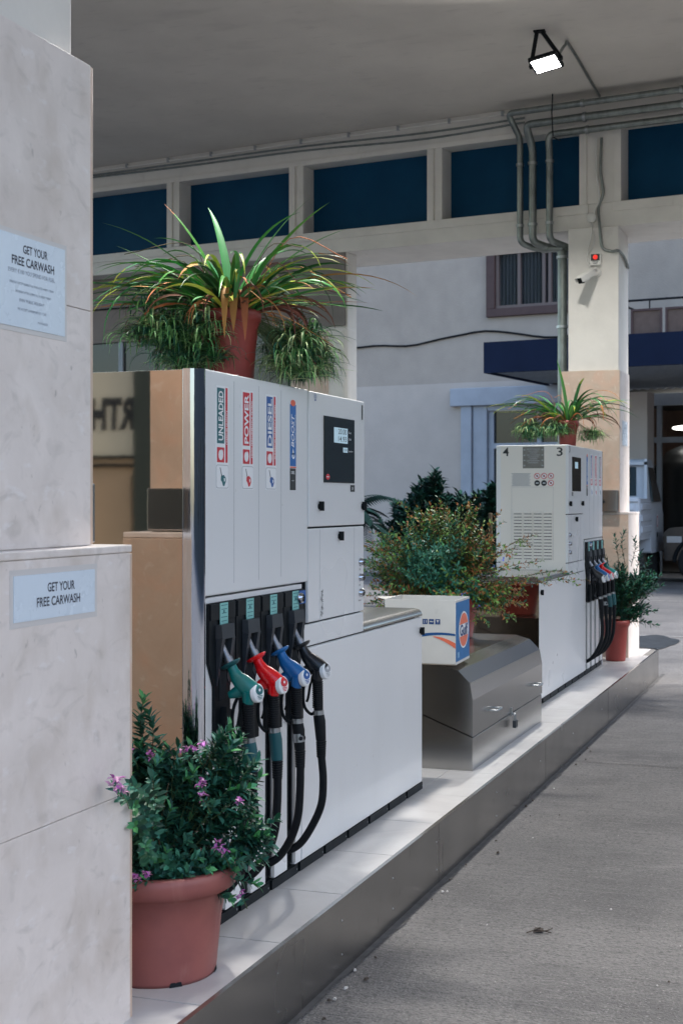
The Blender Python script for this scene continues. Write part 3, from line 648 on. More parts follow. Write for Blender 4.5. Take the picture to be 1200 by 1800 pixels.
def pump(X0, sg, yf, number, label, mats, detail_end, LE=2.49):
    """sg=+1: nozzle end first, display and low cabinet further away; sg=-1 mirrored"""
    D_ = .555; yb = yf + D_; zt = 2.105; zl = 1.112; dz = IZ + .005
    U = lambda u: X0 + sg*u
    t = thing('fuel_pump', (U(1.25),yf+D_/2,IZ), label, 'fuel pump', 'fuel pumps on the island')
    # plinth
    m = MB(); m.box((U(.02),yf+.012,dz),(U(LE-.02),yb-.012,dz+.04), BLACK)
    for k in range(9): m.box((U(.02+.28*k),yf+.004,dz+.003),(U(.02+.28*k+.25),yf+.0125,dz+.036), BLACK); m.lathe([(0,.003),(.004,.002)], (U(.26+.28*k),yf+.004,dz+.02), ALU, 8, Matrix.Rotation(R(90),3,'X'))
    m.build('plinth', t)
    # lower body
    m = MB(); z0 = dz+.041
    m.box((U(.03),yf+.03,z0),(U(.87),yb-.03,1.36), WPAINT)                 # recessed hose bay core
    m.build('hose_bay', t)
    m = MB()
    slots = [.12,.335,.55,.76]
    # light panels between hose grooves
    ed = [.0]+[s for s in slots]+[.87]
    for i, s_ in enumerate(slots):
        a = .002 if i == 0 else slots[i-1]+.05
        m.box((U(a),yf+.004,z0),(U(s_-.035),yf+.03,.86), WPAINT)
    m.box((U(slots[-1]+.045),yf+.004,z0),(U(.868),yf+.03,.86), WPAINT)
    m.build('bay_panel', t, bevel=.002)
    m = MB()
    for s_ in slots: m.box((U(s_-.034),yf+.024,z0+.001),(U(s_+.049),yf+.0295,.87), SEAM)
    m.build('hose_groove', t)
    for s_ in slots:
        q = MB(); q.tube([(U(s_+.04),yf+.012,z0+.01),(U(s_+.04),yf+.012,.85)], .011, ALU, 12); q.build('guide_rail', t)
        q = MB(); q.tube([(U(s_-.03),yf+.012,z0+.01),(U(s_-.03),yf+.012,.85)], .005, ALU, 8); q.build('guide_rail', t)
    m = MB(); m.box((U(.87),yf,z0),(U(LE),yb,zl), WPAINT); m.build('lower_cabinet', t, bevel=.006)
    m = MB(); m.box((U(.002),yf+.002,.861),(U(.868),yf+.03,1.362), WPAINT); m.build('holster_panel', t)
    m = MB(); m.box((U(.0),yf,1.368),(U(.928),yb,zt+.003), WPAINT); m.build('nozzle_module', t, bevel=.006)
    m = MB()
    for s_ in (.23,.445,.655): m.box((U(s_-.0008),yf-.0006,1.40),(U(s_+.0008),yf+.001,zt-.02), LGREY)
    m.build('panel_crease', t)
    m = MB(); m.box((U(.934),yf-.004,1.578),(U(1.60),yb,zt), WPAINT); m.build('display_module', t, bevel=.006)
    m = MB(); m.box((U(.934),yf,1.208),(U(1.60),yb,1.571), WPAINT); m.build('electronics_door', t, bevel=.004)
    m = MB(); m.box((U(.872),yf+.0005,1.118),(U(1.598),yb,1.202), WPAINT); m.build('lower_rail', t, bevel=.004)
    m = MB(); m.box((U(.93),yf+.012,1.10),(U(1.585),yb-.012,zt-.02), SEAM); m.box((U(.86),yf+.012,1.09),(U(LE-.09),yb-.012,1.12), SEAM); m.build('inner_frame', t)
    m = MB(); m.box((U(1.06),yf-.0006,1.212),(U(1.0615),yf+.001,1.566), LGREY); m.box((U(1.475),yf-.0006,1.212),(U(1.4765),yf+.001,1.566), LGREY); m.build('door_gap', t)
    # steel lid on the low cabinet
    m = MB(); prof = []
    for k in range(7): a = R(180+ -15*k); prof.append((yf+.04+.04*math.cos(a), 1.118+.035*math.sin(a)))
    prof += [(yb-.04,1.153),(yb,1.118)]
    m.prism(prof, lambda p:(U(1.602),p[0],p[1]), lambda p:(U(LE+.005),p[0],p[1]), STEEL, True); m.build('steel_lid', t)
    # ends
    m = MB(); m.box((U(-.04),yf+.062,dz+.002),(U(-.001),yb-.01,zt-.002), MIRR); m.build('mirror_end_panel', t, label='polished steel end panel reflecting the pillar beside it' if sg > 0 else None)
    m = MB(); prof = [(-.002,.0),(-.002,.062),(-.04,.062)]
    for k in range(1,8): a = R(11.25*k); prof.append((-.002-.038*math.cos(a), .060-.060*math.sin(a)))
    prof = [(-.0005,-.001),(-.0005,.061),(-.04,.061)]+[(-.0005-.0395*math.cos(R(11.25*k)), .060-.061*math.sin(R(11.25*k))) for k in range(0,8)]
    prof2 = prof[0:1]+prof[1:]
    m.prism(prof2, lambda p:(U(p[0]),yf+p[1],dz+.002), lambda p:(U(p[0]),yf+p[1],zt+.002), CHROME); 
    o = m.build('chrome_corner', t)
    o.data.polygons.foreach_set('use_smooth', [len(p.vertices)==4 for p in o.data.polygons])
    m = MB(); m.box((U(LE+.0005),yf+.004,z0),(U(LE+.008),yb-.004,zl-.002), DMIRR); m.build('low_end_panel', t)
    # display
    xc = U(1.273)
    m = MB(); m.box((U(1.09),yf-.009,1.752),(U(1.456),yf-.0045,2.018), SCRN); m.build('display_screen', t, bevel=.002)
    m = MB(); 
    if sg > 0:
        lx, l2 = 5.472, 5.527
        rect(m, (lx,yf-.0096,1.946), EX, EZ, .165, .062, LCD)
        put_text(m, '20.00', (lx+.018,yf-.0102,1.962), EX, EZ, .10, .022, LBLACK, .004); put_text(m, '14.93', (lx+.018,yf-.0102,1.932), EX, EZ, .10, .022, LBLACK, .004)
        m.build('amount_display', t); m = MB()
        rect(m, (l2,yf-.0096,1.888), EX, EZ, .055, .020, LCD); put_text(m, '1.340', (l2,yf-.0102,1.888), EX, EZ, .04, .011, LBLACK)
        put_text(m, 'Euro', (5.585,yf-.0096,1.962), EX, EZ, .03, .009, LWHITE); put_text(m, 'Litre', (5.585,yf-.0096,1.935), EX, EZ, .03, .009, LWHITE); put_text(m, 'Euro/Litre', (5.595,yf-.0096,1.885), EX, EZ, .05, .006, LWHITE)
        m.build('price_display', t); m = MB()
        disc(m, (5.318,yf-.0096,1.775), EX, EZ, .022, .012, RED); rect(m, (5.318,yf-.0099,1.775), EX, EZ, .03, .003, LWHITE)
    else:
        rect(m, (xc-.02,yf-.0096,1.955), EX, EZ, .13, .05, LCD)
    m.build('round_sticker' if sg > 0 else 'amount_display', t)
    m = MB(); rect(m, (U(1.44),yf-.0050,1.731), EX, EZ, .055, .028, LBLACK); put_text(m, '01' if sg > 0 else '03', (U(1.44),yf-.0054,1.731), EX, EZ, .02, .012, LWHITE); m.build('serial_label', t)
    m = MB(); put_text(m, number, (U(1.565) if sg > 0 else U(1.555),yf-.0052,2.057 if sg > 0 else 2.07), EX, EZ, .015 if number == '1' else .04, .062 if sg > 0 else .05, LBLACK, .02); m.build('number', t)
    if sg > 0:
        m = MB(); ringf(m, (5.188,yf-.005,2.086), EX, EZ, .011, .014, LBLUE, 6); ringf(m, (5.188,yf-.005,2.086), EX, EZ, .004, .006, LBLUE, 6); rect(m, (5.188,yf-.0051,2.071), EX, EZ, .018, .003, LBLUE); m.build('round_sticker', t)
        m = MB(); rnd2 = random.Random(3)
        for k in range(34):
            u, v = rnd2.gauss(0,.008), rnd2.uniform(-.05,.05); a = rnd2.uniform(0,3); e1 = Vector((math.cos(a),0,math.sin(a))); e2 = Vector((-math.sin(a),0,math.cos(a)))
            rect(m, (5.275+u,yf-.001-.00003*k,1.272+v), e1, e2, rnd2.uniform(.004,.016), rnd2.uniform(.002,.004), LBLACK if rnd2.random() < .6 else LGREY)
        m.build('worn_lettering', t)
    for u, z in ((1.04,1.657),(1.565,1.655),(1.283,1.534),(LE-.035,1.044)):
        q = MB(); key(q, U(u), yf-(.004 if z > 1.6 else 0), z); q.build('key_lock', t)
    for z in (1.418,1.352,1.287):
        q = MB(); q.lathe([(0,.02),(.011,.02),(.013,.016)], (U(1.552),yf,z), SCRN, 16, Matrix.Rotation(R(90),3,'X')); q.lathe([(.013,.017),(.016,.014),(.018,0)], (U(1.552),yf,z), CHROME, 18, Matrix.Rotation(R(90),3,'X')); b_ = q.build('push_button', t)
        q = MB(); put_text(q, {1.418:'20',1.352:'50',1.287:'Reset'}[z], (U(1.545),yf-.0012,z-.031), EX, EZ, .018 if z > 1.3 else .034, .008, LBLACK, .01); q.build('button_label', b_)
    # labels, holsters and nozzles
    kinds = ['unl','pow','die','boost']
    lx = [.131,.344,.555,.77]
    for k in range(4): label_sticker(t, U(lx[k]), yf, kinds[k], k)
    hx = [.113,.33,.545,.76]; cols = [NZG,NZR,NZB,NZK]; caps = 'grbk'; sle = ['teal','teal','ring','black']; names = ['green','red','blue','black']
    for k in range(4):
        xc = U(hx[k]); h_ = MB(); w_ = .103
        prof = [(-w_,1.345),(w_,1.345),(w_,1.12),(w_-.04,1.06),(w_-.04,.845),(-w_+.045,.86),(-w_+.045,1.07),(-w_,1.15)]
        h_.prism([(p[0],p[1]) for p in prof], lambda p:(xc+p[0],yf-.010,p[1]), lambda p:(xc+p[0],yf+.0015,p[1]), BLACK)
        hb = h_.build('holster', t, bevel=.003)
        q = MB(); q.box((xc-w_+.004,yf-.0145,1.288),(xc+w_-.004,yf-.0102,1.341), BLACK); q.build('top_plate', hb, bevel=.002)
        q = MB(); q.box((xc-.03,yf-.0116-.004,1.272),(xc+.034,yf-.0148,1.342), STICK)
        for i in range(5): rect(q, (xc+.002,yf-.0162,1.334-.013*i), EX, EZ, .05-.006*(i%3), .0025, TEAL)
        rect(q, (xc,yf-.0163,1.313), EX, EZ, .012,.010, TEAL); q.build('instruction_sticker', hb)
        q = MB(); dd = .045   # U-shaped hood around the spout opening
        def P3(u, z, d): return (xc+u, yf-d, z)
        q.prism([(-.054,1.272),(.054,1.272),(.054,1.225),(-.054,1.225)], lambda p: P3(p[0],p[1],.0105), lambda p: P3(p[0]*.94,p[1],.034 if p[1] < 1.25 else .03), DGREY)
        for s_ in (-1,1):
            q.prism([(.054*s_,1.226),(.030*s_,1.226),(.030*s_,1.10 if s_ < 0 else 1.09),(.05*s_,1.07)], lambda p: P3(p[0],p[1],.0105), lambda p: P3(p[0],p[1],.034 if p[1] > 1.2 else .013), DGREY)
        q.build('hood', hb, bevel=.002)
        q = MB(); q.box((xc-.028,yf-.0125,1.02),(xc+.028,yf-.0108,1.224), SEAM); q.build('cavity', hb)
        q = MB(); q.prism([(-.03,.86),(.045,.86),(.045,.98),(-.01,1.0)], lambda p: P3(p[0],p[1],.0105), lambda p: P3(p[0],p[1],.03), BLACK); q.build('rest', hb, bevel=.003)
        if k == 3:
            q = MB(); q.box((xc-.03+.067,yf-.0180,1.290),(xc+.1,yf-.0165,1.340), LBLUE); q.build('preset_label', hb)
            q = MB(); q.lathe([(0,.016),(.014,.016),(.018,0)], (xc+.035,yf-.018,1.314), SCRN, 18, Matrix.Rotation(R(90),3,'X')); q.lathe([(.014,.017),(.019,.012),(.020,0)], (xc+.035,yf-.0178,1.314), CHROME, 18, Matrix.Rotation(R(90),3,'X')); q.build('preset_button', hb)
        nozzle(t, U(hx[k])+.0, yf, cols[k], sle[k], names[k]+' fuel nozzle hanging in its holster', caps[k])
    if detail_end:
        x = U(1.60)+sg*.0015; xe = x+sg*.001
        ex = -EY
        m = MB(); m.box((U(1.6005),yf+.018,1.118),(x,yb-.035,zt-.004), WPAINT2); m.build('end_panel', t, bevel=.0005)
        m = MB(); put_text(m, '4', (xe,2.476,2.055), ex, EZ, .048, .066, LBLACK, .012); put_text(m, '3', (xe,2.06,2.052), ex, EZ, .046, .066, LBLACK, .012); m.build('end_numbers', t)
        m = MB(); rect(m, (xe,2.262,2.010), ex, EZ, .165, .165, mat('worn_plate',(.20,.195,.18),.4,.3,var=.3,vscale=30))
        for k in range(8): rect(m, (xe-.0005,2.262,2.074-.015*k), ex, EZ, .1-.02*(k%3), .004, LGREY)
        for k in range(4):
            for e_ in (-.07,.07): rect(m, (xe-.0005,2.262+e_,2.068-.04*k), ex, EZ, .014,.008, LGREY)
        m.build('type_plate', t)
        m = MB(); 
        for k in range(13): rect(m, (xe,2.358,1.888-.0078*k), ex, EZ, .15-.012*((k*7)%3), .0042, LGREY)
        m.build('instruction_text', t)
        m = MB()
        for r_ in range(2):
            for c_ in range(3):
                cy = 2.233-.053*c_; cz = 1.868-.054*r_
                if r_ == 1 and c_ < 2:
                    disc(m, (xe,cy,cz), ex, EZ, .022,.022, LBLACK); rect(m, (xe-.0005,cy,cz), ex, EZ, .022,.006, LWHITE)
                else:
                    disc(m, (xe,cy,cz), ex, EZ, .019,.019, LWHITE); ringf(m, (xe-.0004,cy,cz), ex, EZ, .018,.023, RED)
                    rect(m, (xe-.0006,cy,cz), (ex+EZ).normalized() if False else Vector((0,-.707,-.707)), Vector((0,-.707,.707)), .038,.004, RED)
                    rect(m, (xe-.0003,cy,cz), ex, EZ, .012,.014, LBLACK)
        m.build('warning_signs', t)
        m = MB(); z0_, z1_, y0_, y1_ = 1.226,1.785,2.109,2.431
        for a in ((y0_,z0_,y0_+.0015,z1_),(y1_-.0015,z0_,y1_,z1_),(y0_,z1_-.0015,y1_,z1_)): m.box((xe,a[0],a[1]),(x,a[2],a[3]), LGREY)
        m.build('hatch_outline', t)
        for c_ in range(4):
            yc = 2.382-.077*c_
            m = MB()
            for k in range(15):
                z = 1.598-.0245*k
                m.add([(xe,yc-.032,z),(xe,yc+.032,z),(xe-sg*-.011,yc+.030,z-.017),(xe-sg*-.011,yc-.030,z-.017),(xe,yc-.032,z-.0175),(xe,yc+.032,z-.0175)],[(0,1,2,3),(3,2,5,4),(0,3,4),(1,5,2)], WPAINT2)
                m.box((x-.0004,yc-.030,z-.022),(xe,yc+.030,z-.0176), SEAM)
            m.build('louvre_column', t)
    return t
pump(4.19, 1, 1.96, '1', 'near white fuel pump numbered 1 with four coloured nozzles and reflective end', None, False)
pump(12.32, -1, 1.997, '3', 'far white fuel pump numbered 3 and 4 with louvred end panel', None, True, 2.65)

# ------------------------------------------------------------------ steel chest with padlock, cardboard box on top
ch = thing('steel_chest', (8.1,2.2,IZ), 'brushed stainless storage chest with sloping lid between the two pumps', 'chest')
X1c, X2c = 7.226, 9.0; yF, yR = 1.847, 2.62
lid = [(yF,.445),(yF,.637),(1.862,.726),(1.926,.789),(2.012,.815),(yR,.818),(yR,.75)]
base = [(yF,IZ+.006),(yF,.438),(yR,.743),(yR,IZ+.006)]
m = MB(); m.prism(lid, lambda p:(X1c-.006,p[0]-.003,p[1]), lambda p:(X2c+.006,p[0]-.003,p[1]), STEEL); m.build('lid', ch, bevel=.0025)
m = MB(); m.prism(base, lambda p:(X1c,p[0],p[1]), lambda p:(X2c,p[0],p[1]), STEEL); m.build('base', ch, bevel=.0025)
for xh in (7.66, 8.77):
    m = MB(); m.tube(corner([(xh-.055,yF,.532),(xh-.055,yF-.045,.532),(xh+.055,yF-.045,.532),(xh+.055,yF,.532)],.012), .006, ALU, 10); m.build('handle', ch)
m = MB(); m.box((8.105,yF-.009,.428),(8.13,yF-.0035,.475), ALU); m.tube([(8.117,yF-.02,.44),(8.117,yF-.004,.44)], .008, ALU, 8); m.build('hasp', ch)
pl = thing('padlock', (8.117,yF-.03,.37), 'small dark padlock hanging on the hasp of the steel chest', 'padlock')
m = MB(); m.box((8.093,yF-.038,.362),(8.141,yF-.016,.405), DGREY); m.build('body', pl, bevel=.004)
m = MB(); m.tube(corner([(8.101,yF-.026,.404),(8.101,yF-.026,.443),(8.133,yF-.026,.443),(8.133,yF-.026,.404)],.012), .0042, ALU, 8); m.build('shackle', pl)

cb = thing('cardboard_box', (7.36,2.1,.82), 'open white and blue cardboard oil box on the steel chest', 'box')
CARD = mat('white_card', (.66,.64,.60), .75, var=.08, vscale=5, bump=.08, bscale=20); CARDI = mat('inside_card', (.42,.36,.29), .85, var=.1)
layer(CARD, (.40,.38,.36), 9, .66, .74, (1,1,1), .5)
CBLUE = mat('box_blue', (.012,.16,.42), .5, var=.12, vscale=8); CORNG = mat('logo_orange', (.80,.17,.09), .5); CNAVY = mat('logo_navy', (.01,.05,.18), .5)
# box frame: front-right corner at (7.18,1.925); u runs along the white face (left), v along the blue face (away)
cu = Vector((-.02,1,0)).normalized(); cv = Vector((1,.055,0)).normalized(); O = Vector((7.182,1.925,.8235)); Wc, Lc, Hc = .385, .355, .335
def CP(u, v, z): return O+cu*u+cv*v+EZ*z
def cbox(mb, u0,u1,v0,v1,z0,z1,m_):
    vs = [CP(u,v,z) for z in (z0,z1) for u,v in ((u0,v0),(u1,v0),(u1,v1),(u0,v1))]
    mb.add(vs, [(3,2,1,0),(4,5,6,7),(0,1,5,4),(1,2,6,5),(2,3,7,6),(3,0,4,7)], m_)
m = MB(); th = .005
cbox(m,0,Wc,0,th,0,Hc,CARD); cbox(m,0,Wc,Lc-th,Lc,0,Hc,CARD); cbox(m,Wc-th,Wc,th,Lc-th,0,Hc,CARD); cbox(m,0,Wc,0,Lc,-.003,.003,CARDI); m.build('carton', cb)
m = MB(); cbox(m,-.0005,th,.0005,Lc-.0005,0.004,Hc-.012,CBLUE); cbox(m,-.0005,th,.0005,Lc-.0005,Hc-.012,Hc,CARD); cbox(m,-.0012,-.0006,.001,Lc-.001,0,.012,CARD); m.build('blue_side', cb)
m = MB() # slack flaps folded inward
m.add([CP(Wc,0,Hc),CP(Wc+.05,.0,Hc+.012),CP(Wc+.03,Lc*.9,Hc-.005),CP(Wc,Lc,Hc)],[(0,1,2,3)],CARD)
m.add([CP(0,Lc,Hc),CP(Wc,Lc,Hc),CP(Wc-.03,Lc+.035,Hc-.03),CP(.03,Lc+.035,Hc-.03)],[(0,1,2,3)],CARD)
m.build('flap', cb)
m = MB(); gu, gv = cv, EZ; gc = CP(-.0018, Lc*.56, Hc*.5)
disc(m, gc, gu, gv, .128,.098, LWHITE, 36); 
def capdisc(m, c_, rx, ry, y0, y1, mt):
    pts = []; n = 24
    a0 = math.asin(y0); a1 = math.asin(min(1,y1))
    for k in range(n+1): a = a0+(a1-a0)*k/n; pts.append((rx*math.cos(a), ry*math.sin(a)))
    for k in range(n+1): a = a1+(a0-a1)*k/n; pts.append((-rx*math.cos(a), ry*math.sin(a)))
    m.add([c_+gu*x+gv*y for x, y in pts],[tuple(range(len(pts)))],mt)
capdisc(m, gc-cu*.0004, .117,.089,.36,.999, CORNG); capdisc(m, gc-cu*.0004, .117,.089,-.999,-.36, CORNG)
put_text(m, 'Gulf', gc-cu*.001, gu, gv, .205,.062, CNAVY, .03)
rect(m, CP(-.0018,.06,.045), gu, gv, .05,.03, mat('pale_blue_mark',(.2,.4,.62),.5)); m.build('oval_logo', cb)
m = MB(); fu = -cu; fc = lambda u,z: CP(u,-.0012,z)
for k in range(3):
    rect(m, fc(.165-.034*k,.222), fu, EZ, .027,.027, CNAVY)
put_text(m, '11', fc(.165,.222)-cv*.0006, fu, EZ, .014,.016, CARD, .01); put_text(m, '~', fc(.131,.222)-cv*.0006, fu, EZ, .018,.008, CARD, .02)
m.add([fc(.097+a,.222+b)-cv*.0006 for a,b in ((-.008,.008),(.008,.008),(.001,-.002),(.001,-.009),(-.001,-.009),(-.001,-.002))],[tuple(range(6))],CARD)
m.build('handling_marks', cb)
m = MB(); n = 16; vs = []
for k in range(n+1):
    f = k/n; u = .385-.383*f; zc = .085+.075*math.sin(f*math.pi*.62)+.0; th_ = .020*(1-.45*f)
    vs += [fc(u,zc-th_/2), fc(u,zc+th_/2)]
m.add(vs,[(2*k,2*k+2,2*k+3,2*k+1) for k in range(n)],mat('stripe_blue',(.01,.08,.25),.5))
vs = []
for k in range(n+1):
    f = k/n; u = .125-.124*f; zc = .142-.035*f*f+.004; th_ = .028*f**.7
    vs += [CP(u,-.0018,zc-th_), CP(u,-.0018,zc)]
m.add(vs,[(2*k,2*k+2,2*k+3,2*k+1) for k in range(n)],CORNG); m.build('wave_stripe', cb)


# ------------------------------------------------------------------ plants
def leafmat(name, c, isl=.35, rough=.5, c2=None):
    m = mat(name, c, rough, island=isl, c2=c2, vscale=30, spec=.35)
    b = m.node_tree.nodes['Principled BSDF']
    b.inputs['Roughness'].default_value = rough
    return m
LG = leafmat('leaf_deep_green', (.028,.125,.072)); LGL = leafmat('leaf_fresh_green', (.07,.27,.10)); LGD = leafmat('leaf_dark_green', (.012,.058,.040))
LSTR = leafmat('strap_leaf_green', (.055,.23,.045), .35, .34); LSTY = leafmat('strap_leaf_yellow', (.36,.42,.05), .3, .45); LSTD = leafmat('strap_leaf_dark', (.018,.085,.028), .3, .35)
LDRY = leafmat('dry_leaf_orange', (.42,.17,.055), .35, .7); LDRB = leafmat('dry_leaf_brown', (.14,.055,.035), .4, .8)
LPALE = leafmat('pale_variegated_leaf', (.40,.52,.24), .35, .5); LSPID = leafmat('spider_leaf', (.13,.30,.10), .4, .4)
LOLI = leafmat('leaf_olive', (.17,.29,.065), .4); LBRO = leafmat('leaf_bronze', (.36,.16,.055), .4, .6); LBLG = leafmat('leaf_blue_green', (.05,.20,.14), .35)
STEM = mat('stem', (.10,.075,.04), .8, var=.3, vscale=30); STEMG = mat('green_stem', (.09,.13,.05), .7)
PETAL = leafmat('purple_petal', (.55,.17,.50), .25, .5); PETL = leafmat('pale_pink_petal', (.70,.38,.58), .15, .5); BLUEF = leafmat('blue_petal', (.20,.25,.65), .2)

def leaf(mb, o, d, up, L, W, m, fold=.25, droop=.2, shape=(.35,1,.8)):
    d = d.normalized(); s = d.cross(up)
    if s.length < 1e-4: s = d.orthogonal()
    s.normalize(); u = s.cross(d).normalized()
    def pt(t, w_): 
        c = o + d*(L*t) + u*(-droop*L*t*t)
        return c + s*(w_*W/2) + u*(abs(w_)*W/2*fold)
    vs = [pt(0,0), pt(.3,-shape[1]*.8), pt(.3,0), pt(.3,shape[1]*.8), pt(.68,-shape[2]), pt(.68,0), pt(.68,shape[2]), pt(1,0)]
    mb.add(vs, [(0,2,1),(0,3,2),(1,2,5,4),(2,3,6,5),(4,5,7),(5,6,7)], m, True)
def rv3(r, z=0):
    while 1:
        v = Vector((r.uniform(-1,1), r.uniform(-1,1), r.uniform(-1,1)))
        if .1 < v.length < 1: v.normalize(); v.z += z; return v.normalized()

def strap(mb, r, o, az, L, W, rise, m, m2=None, tip=.75, droopk=1.0, seg=12, twist=0):
    """long arching strap leaf"""
    h = Vector((math.cos(az), math.sin(az), 0)); s0 = h.cross(EZ); el = rise; p = Vector(o); pts = []; bend = droopk*(1.1+r.uniform(-.2,.3))*rise/ (seg*.62)
    az_j = r.uniform(-.03,.03)
    for k in range(seg+1):
        pts.append((p.copy(), el)); d = h*math.cos(el)+EZ*math.sin(el); p += d*(L/seg); el -= bend*(.5+1.2*k/seg); el = max(el, -1.45)
        h = (Matrix.Rotation(az_j,3,'Z') @ h)
    for j in range(1):
        vs = []; rows = []
        for k, (q, e) in enumerate(pts):
            t = k/seg; w_ = W*(.55+.45*math.sin(min(1,t*2.2)*math.pi/2))*(1-t**3.2)*.5+.0004
            s_ = h.cross(EZ); n = (h*(-math.sin(e))+EZ*math.cos(e))
            tw = twist*t; s2 = s_*math.cos(tw)+n*math.sin(tw)
            rows.append((q - s2*w_ + n*w_*.45, q, q + s2*w_ + n*w_*.45))
        cut = int(seg*tip) if m2 else seg
        def emit(a, b, mt):
            vs = []; fs = []
            for k in range(a, b+1): vs += list(rows[k])
            for k in range(b-a): fs += [(3*k,3*k+3,3*k+4,3*k+1),(3*k+1,3*k+4,3*k+5,3*k+2)]
            mb.add(vs, fs, mt, True)
        emit(0, cut, m)
        if m2 and cut < seg: emit(cut, seg, m2)
    return pts[-1][0]

def pot(name, c, r0, r1, H, rim_h, rim_o, m_, label, cat='flower pot', feet=False, sunk=.03, tilt=0):
    t = thing(name, c, label, cat)
    M = Matrix.Rotation(tilt,3,'X'); q = MB(); th = .008
    prof = [(0,.006),(r0*.93,.004),(r0,.0),(r0+.004,.012),(r0+(r1-r0)*.5,H*.5),(r1*.985,H-rim_h-.012),(r1*.985+rim_o*.5,H-rim_h-.006),(r1+rim_o*.35,H-rim_h),(r1+rim_o,H-rim_h+.004),(r1+rim_o+.003,H-rim_h*.35),(r1+rim_o,H-.004),(r1+rim_o-.006,H),(r1-th,H-.002),(r1-th-.004,H-sunk)]
    q.lathe(prof, c, m_, 64, M); q.build('pot_body', t)
    q = MB(); q.lathe([(0,H-sunk+.004),(r1*.5,H-sunk+.010),(r1-.008,H-sunk)], c, SOIL, 24, M); q.build('soil', t)
    return t
def shoot(mb, fm, r, a, b, leaves, LL, LW, mats_, wts, start=.3, stem_r=.002, sag=.0, fl=None, whorl=True, up=.5, ln=None, curl=.2):
    """a twig from a to b with whorled leaves along it and a rosette at the tip"""
    a, b = Vector(a), Vector(b); mid = (a+b)/2 + Vector((r.uniform(-.1,.1),r.uniform(-.1,.1),r.uniform(.0,.14)-sag))*(b-a).length
    path = cr([a, mid, b], 6)
    mb.tube(path, [stem_r*(1-.6*k/(len(path)-1)) for k in range(len(path))], STEM if stem_r > .0018 else STEMG, 5)
    n = len(path)-1
    for i in range(leaves):
        t = start+(1-start)*(i/leaves)**.8; f = t*n; k = min(int(f), n-1); p = path[k].lerp(path[k+1], f-k); d = (path[k+1]-path[k]).normalized()
        az = i*2.4+r.uniform(-.4,.4); x = d.orthogonal().normalized(); x = Matrix.Rotation(az,3,d) @ x
        spread = (1.0 if t < .85 else .6)
        ld = (x*spread + d*(.35+.6*t)).normalized(); sz = r.uniform(.65,1.1)*(1 if t < .8 else .85)
        mt = r.choices(mats_, wts)[0] if not (t > .86 and ln) else ln
        leaf(fm, p, ld, d+EZ*.3, LL*sz, LW*sz, mt, droop=r.uniform(0,curl))
    if fl: fl(path[-1], (path[-1]-path[-2]).normalized())
    return path

# near pot with flowering milkwort-like shrub
rp = random.Random(11); FC = Vector((3.857,1.965,IZ+.005))
fpot = pot('flower_pot', FC, .176, .213, .325, .062, .026, TERRA, 'large terracotta plastic pot in the foreground beside the near pillar')
q = MB()
for a in (-135,-75,-15,45,105,165):
    v = Vector((math.cos(R(a)),math.sin(R(a)),0)); s_ = Vector((-v.y,v.x,0)); c0 = FC+v*.1785
    q.add([c0-s_*.02+v*.0015+EZ*.0,c0+s_*.02+v*.0015,c0+s_*.016+v*.0015+EZ*.014,c0-s_*.016+v*.0015+EZ*.014],[(0,1,2,3)],SEAM)
q.build('drain_notch', fpot)
sh = thing('flowering_shrub', tuple(FC+EZ*.3), 'dark green leafy shrub with purple flowers in the foreground pot', 'plant')
st, fo = MB(), MB()
def pflower(p, d, big=1):
    flw = MB()
    for k in range(rp.randint(6,9)):
        dd = (d*.7+rv3(rp)).normalized(); q0 = p+rv3(rp)*.010*big
        leaf(flw, q0, dd, EZ, .017*big, .012*big, PETAL if rp.random() < .72 else PETL, fold=.5, droop=.3)
        leaf(flw, q0, (dd+rv3(rp)*.8).normalized(), EZ, .014*big, .009*big, PETL if rp.random() < .5 else PETAL, fold=.6, droop=.4)
    flw.build('flower', sh)
base = FC+EZ*.29
blobs = [((0,0,.22),(.20,.17,.17),105),((-.06,.05,.40),(.12,.10,.13),50),((.13,-.06,.28),(.12,.10,.17),44),((-.10,-.08,.12),(.12,.10,.10),36),((.17,-.12,.10),(.09,.07,.10),26),((.02,-.14,.16),(.13,.06,.12),34)]
# screen-right is mostly -Y here, screen-left is +Y
spec = []
def scr(u, v, w_=0): # u right, v up, w toward viewer (metres) around the pot
    return base + Vector((.3355,-.942,0))*u + EZ*v + Vector((-.942,-.3355,0))*w_
clusters = [((.01,.20,.02),(.17,.15,.14),120),((-.08,.33,.0),(.10,.10,.10),40),((.03,.30,.02),(.12,.10,.10),50),((.19,.33,.02),(.07,.10,.06),26),((.16,.22,.03),(.10,.11,.08),40),((-.07,.10,.08),(.10,.09,.08),44),((.12,.06,.08),(.13,.07,.07),32),((.24,.12,.03),(.07,.10,.05),18),((.0,.05,.14),(.14,.05,.06),40),((-.15,.22,.04),(.05,.12,.06),14)]
for (c_, rr, n) in clusters:
    for i in range(n):
        v = rv3(rp)*rp.uniform(.35,1); tip = scr((c_[0]+v.x*rr[0])*1.3, (c_[1]+v.y*rr[1])*1.04, c_[2]+v.z*rr[2])
        root = base + (tip-base)*rp.uniform(.25,.55)+Vector((rp.uniform(-.03,.03),rp.uniform(-.03,.03),-.02))
        if (tip-root).length > .14: root = tip+(root-tip).normalized()*.14
        outer = v.length > .0 and (c_[2]+v.z*rr[2] > -.02)
        shoot(st, fo, rp, root, tip, 17, .046, .0215, [LG,LGD,LBLG],[4,4,3], start=.25, stem_r=.0016, ln=LGL if rp.random() < .38 else None, curl=.25)
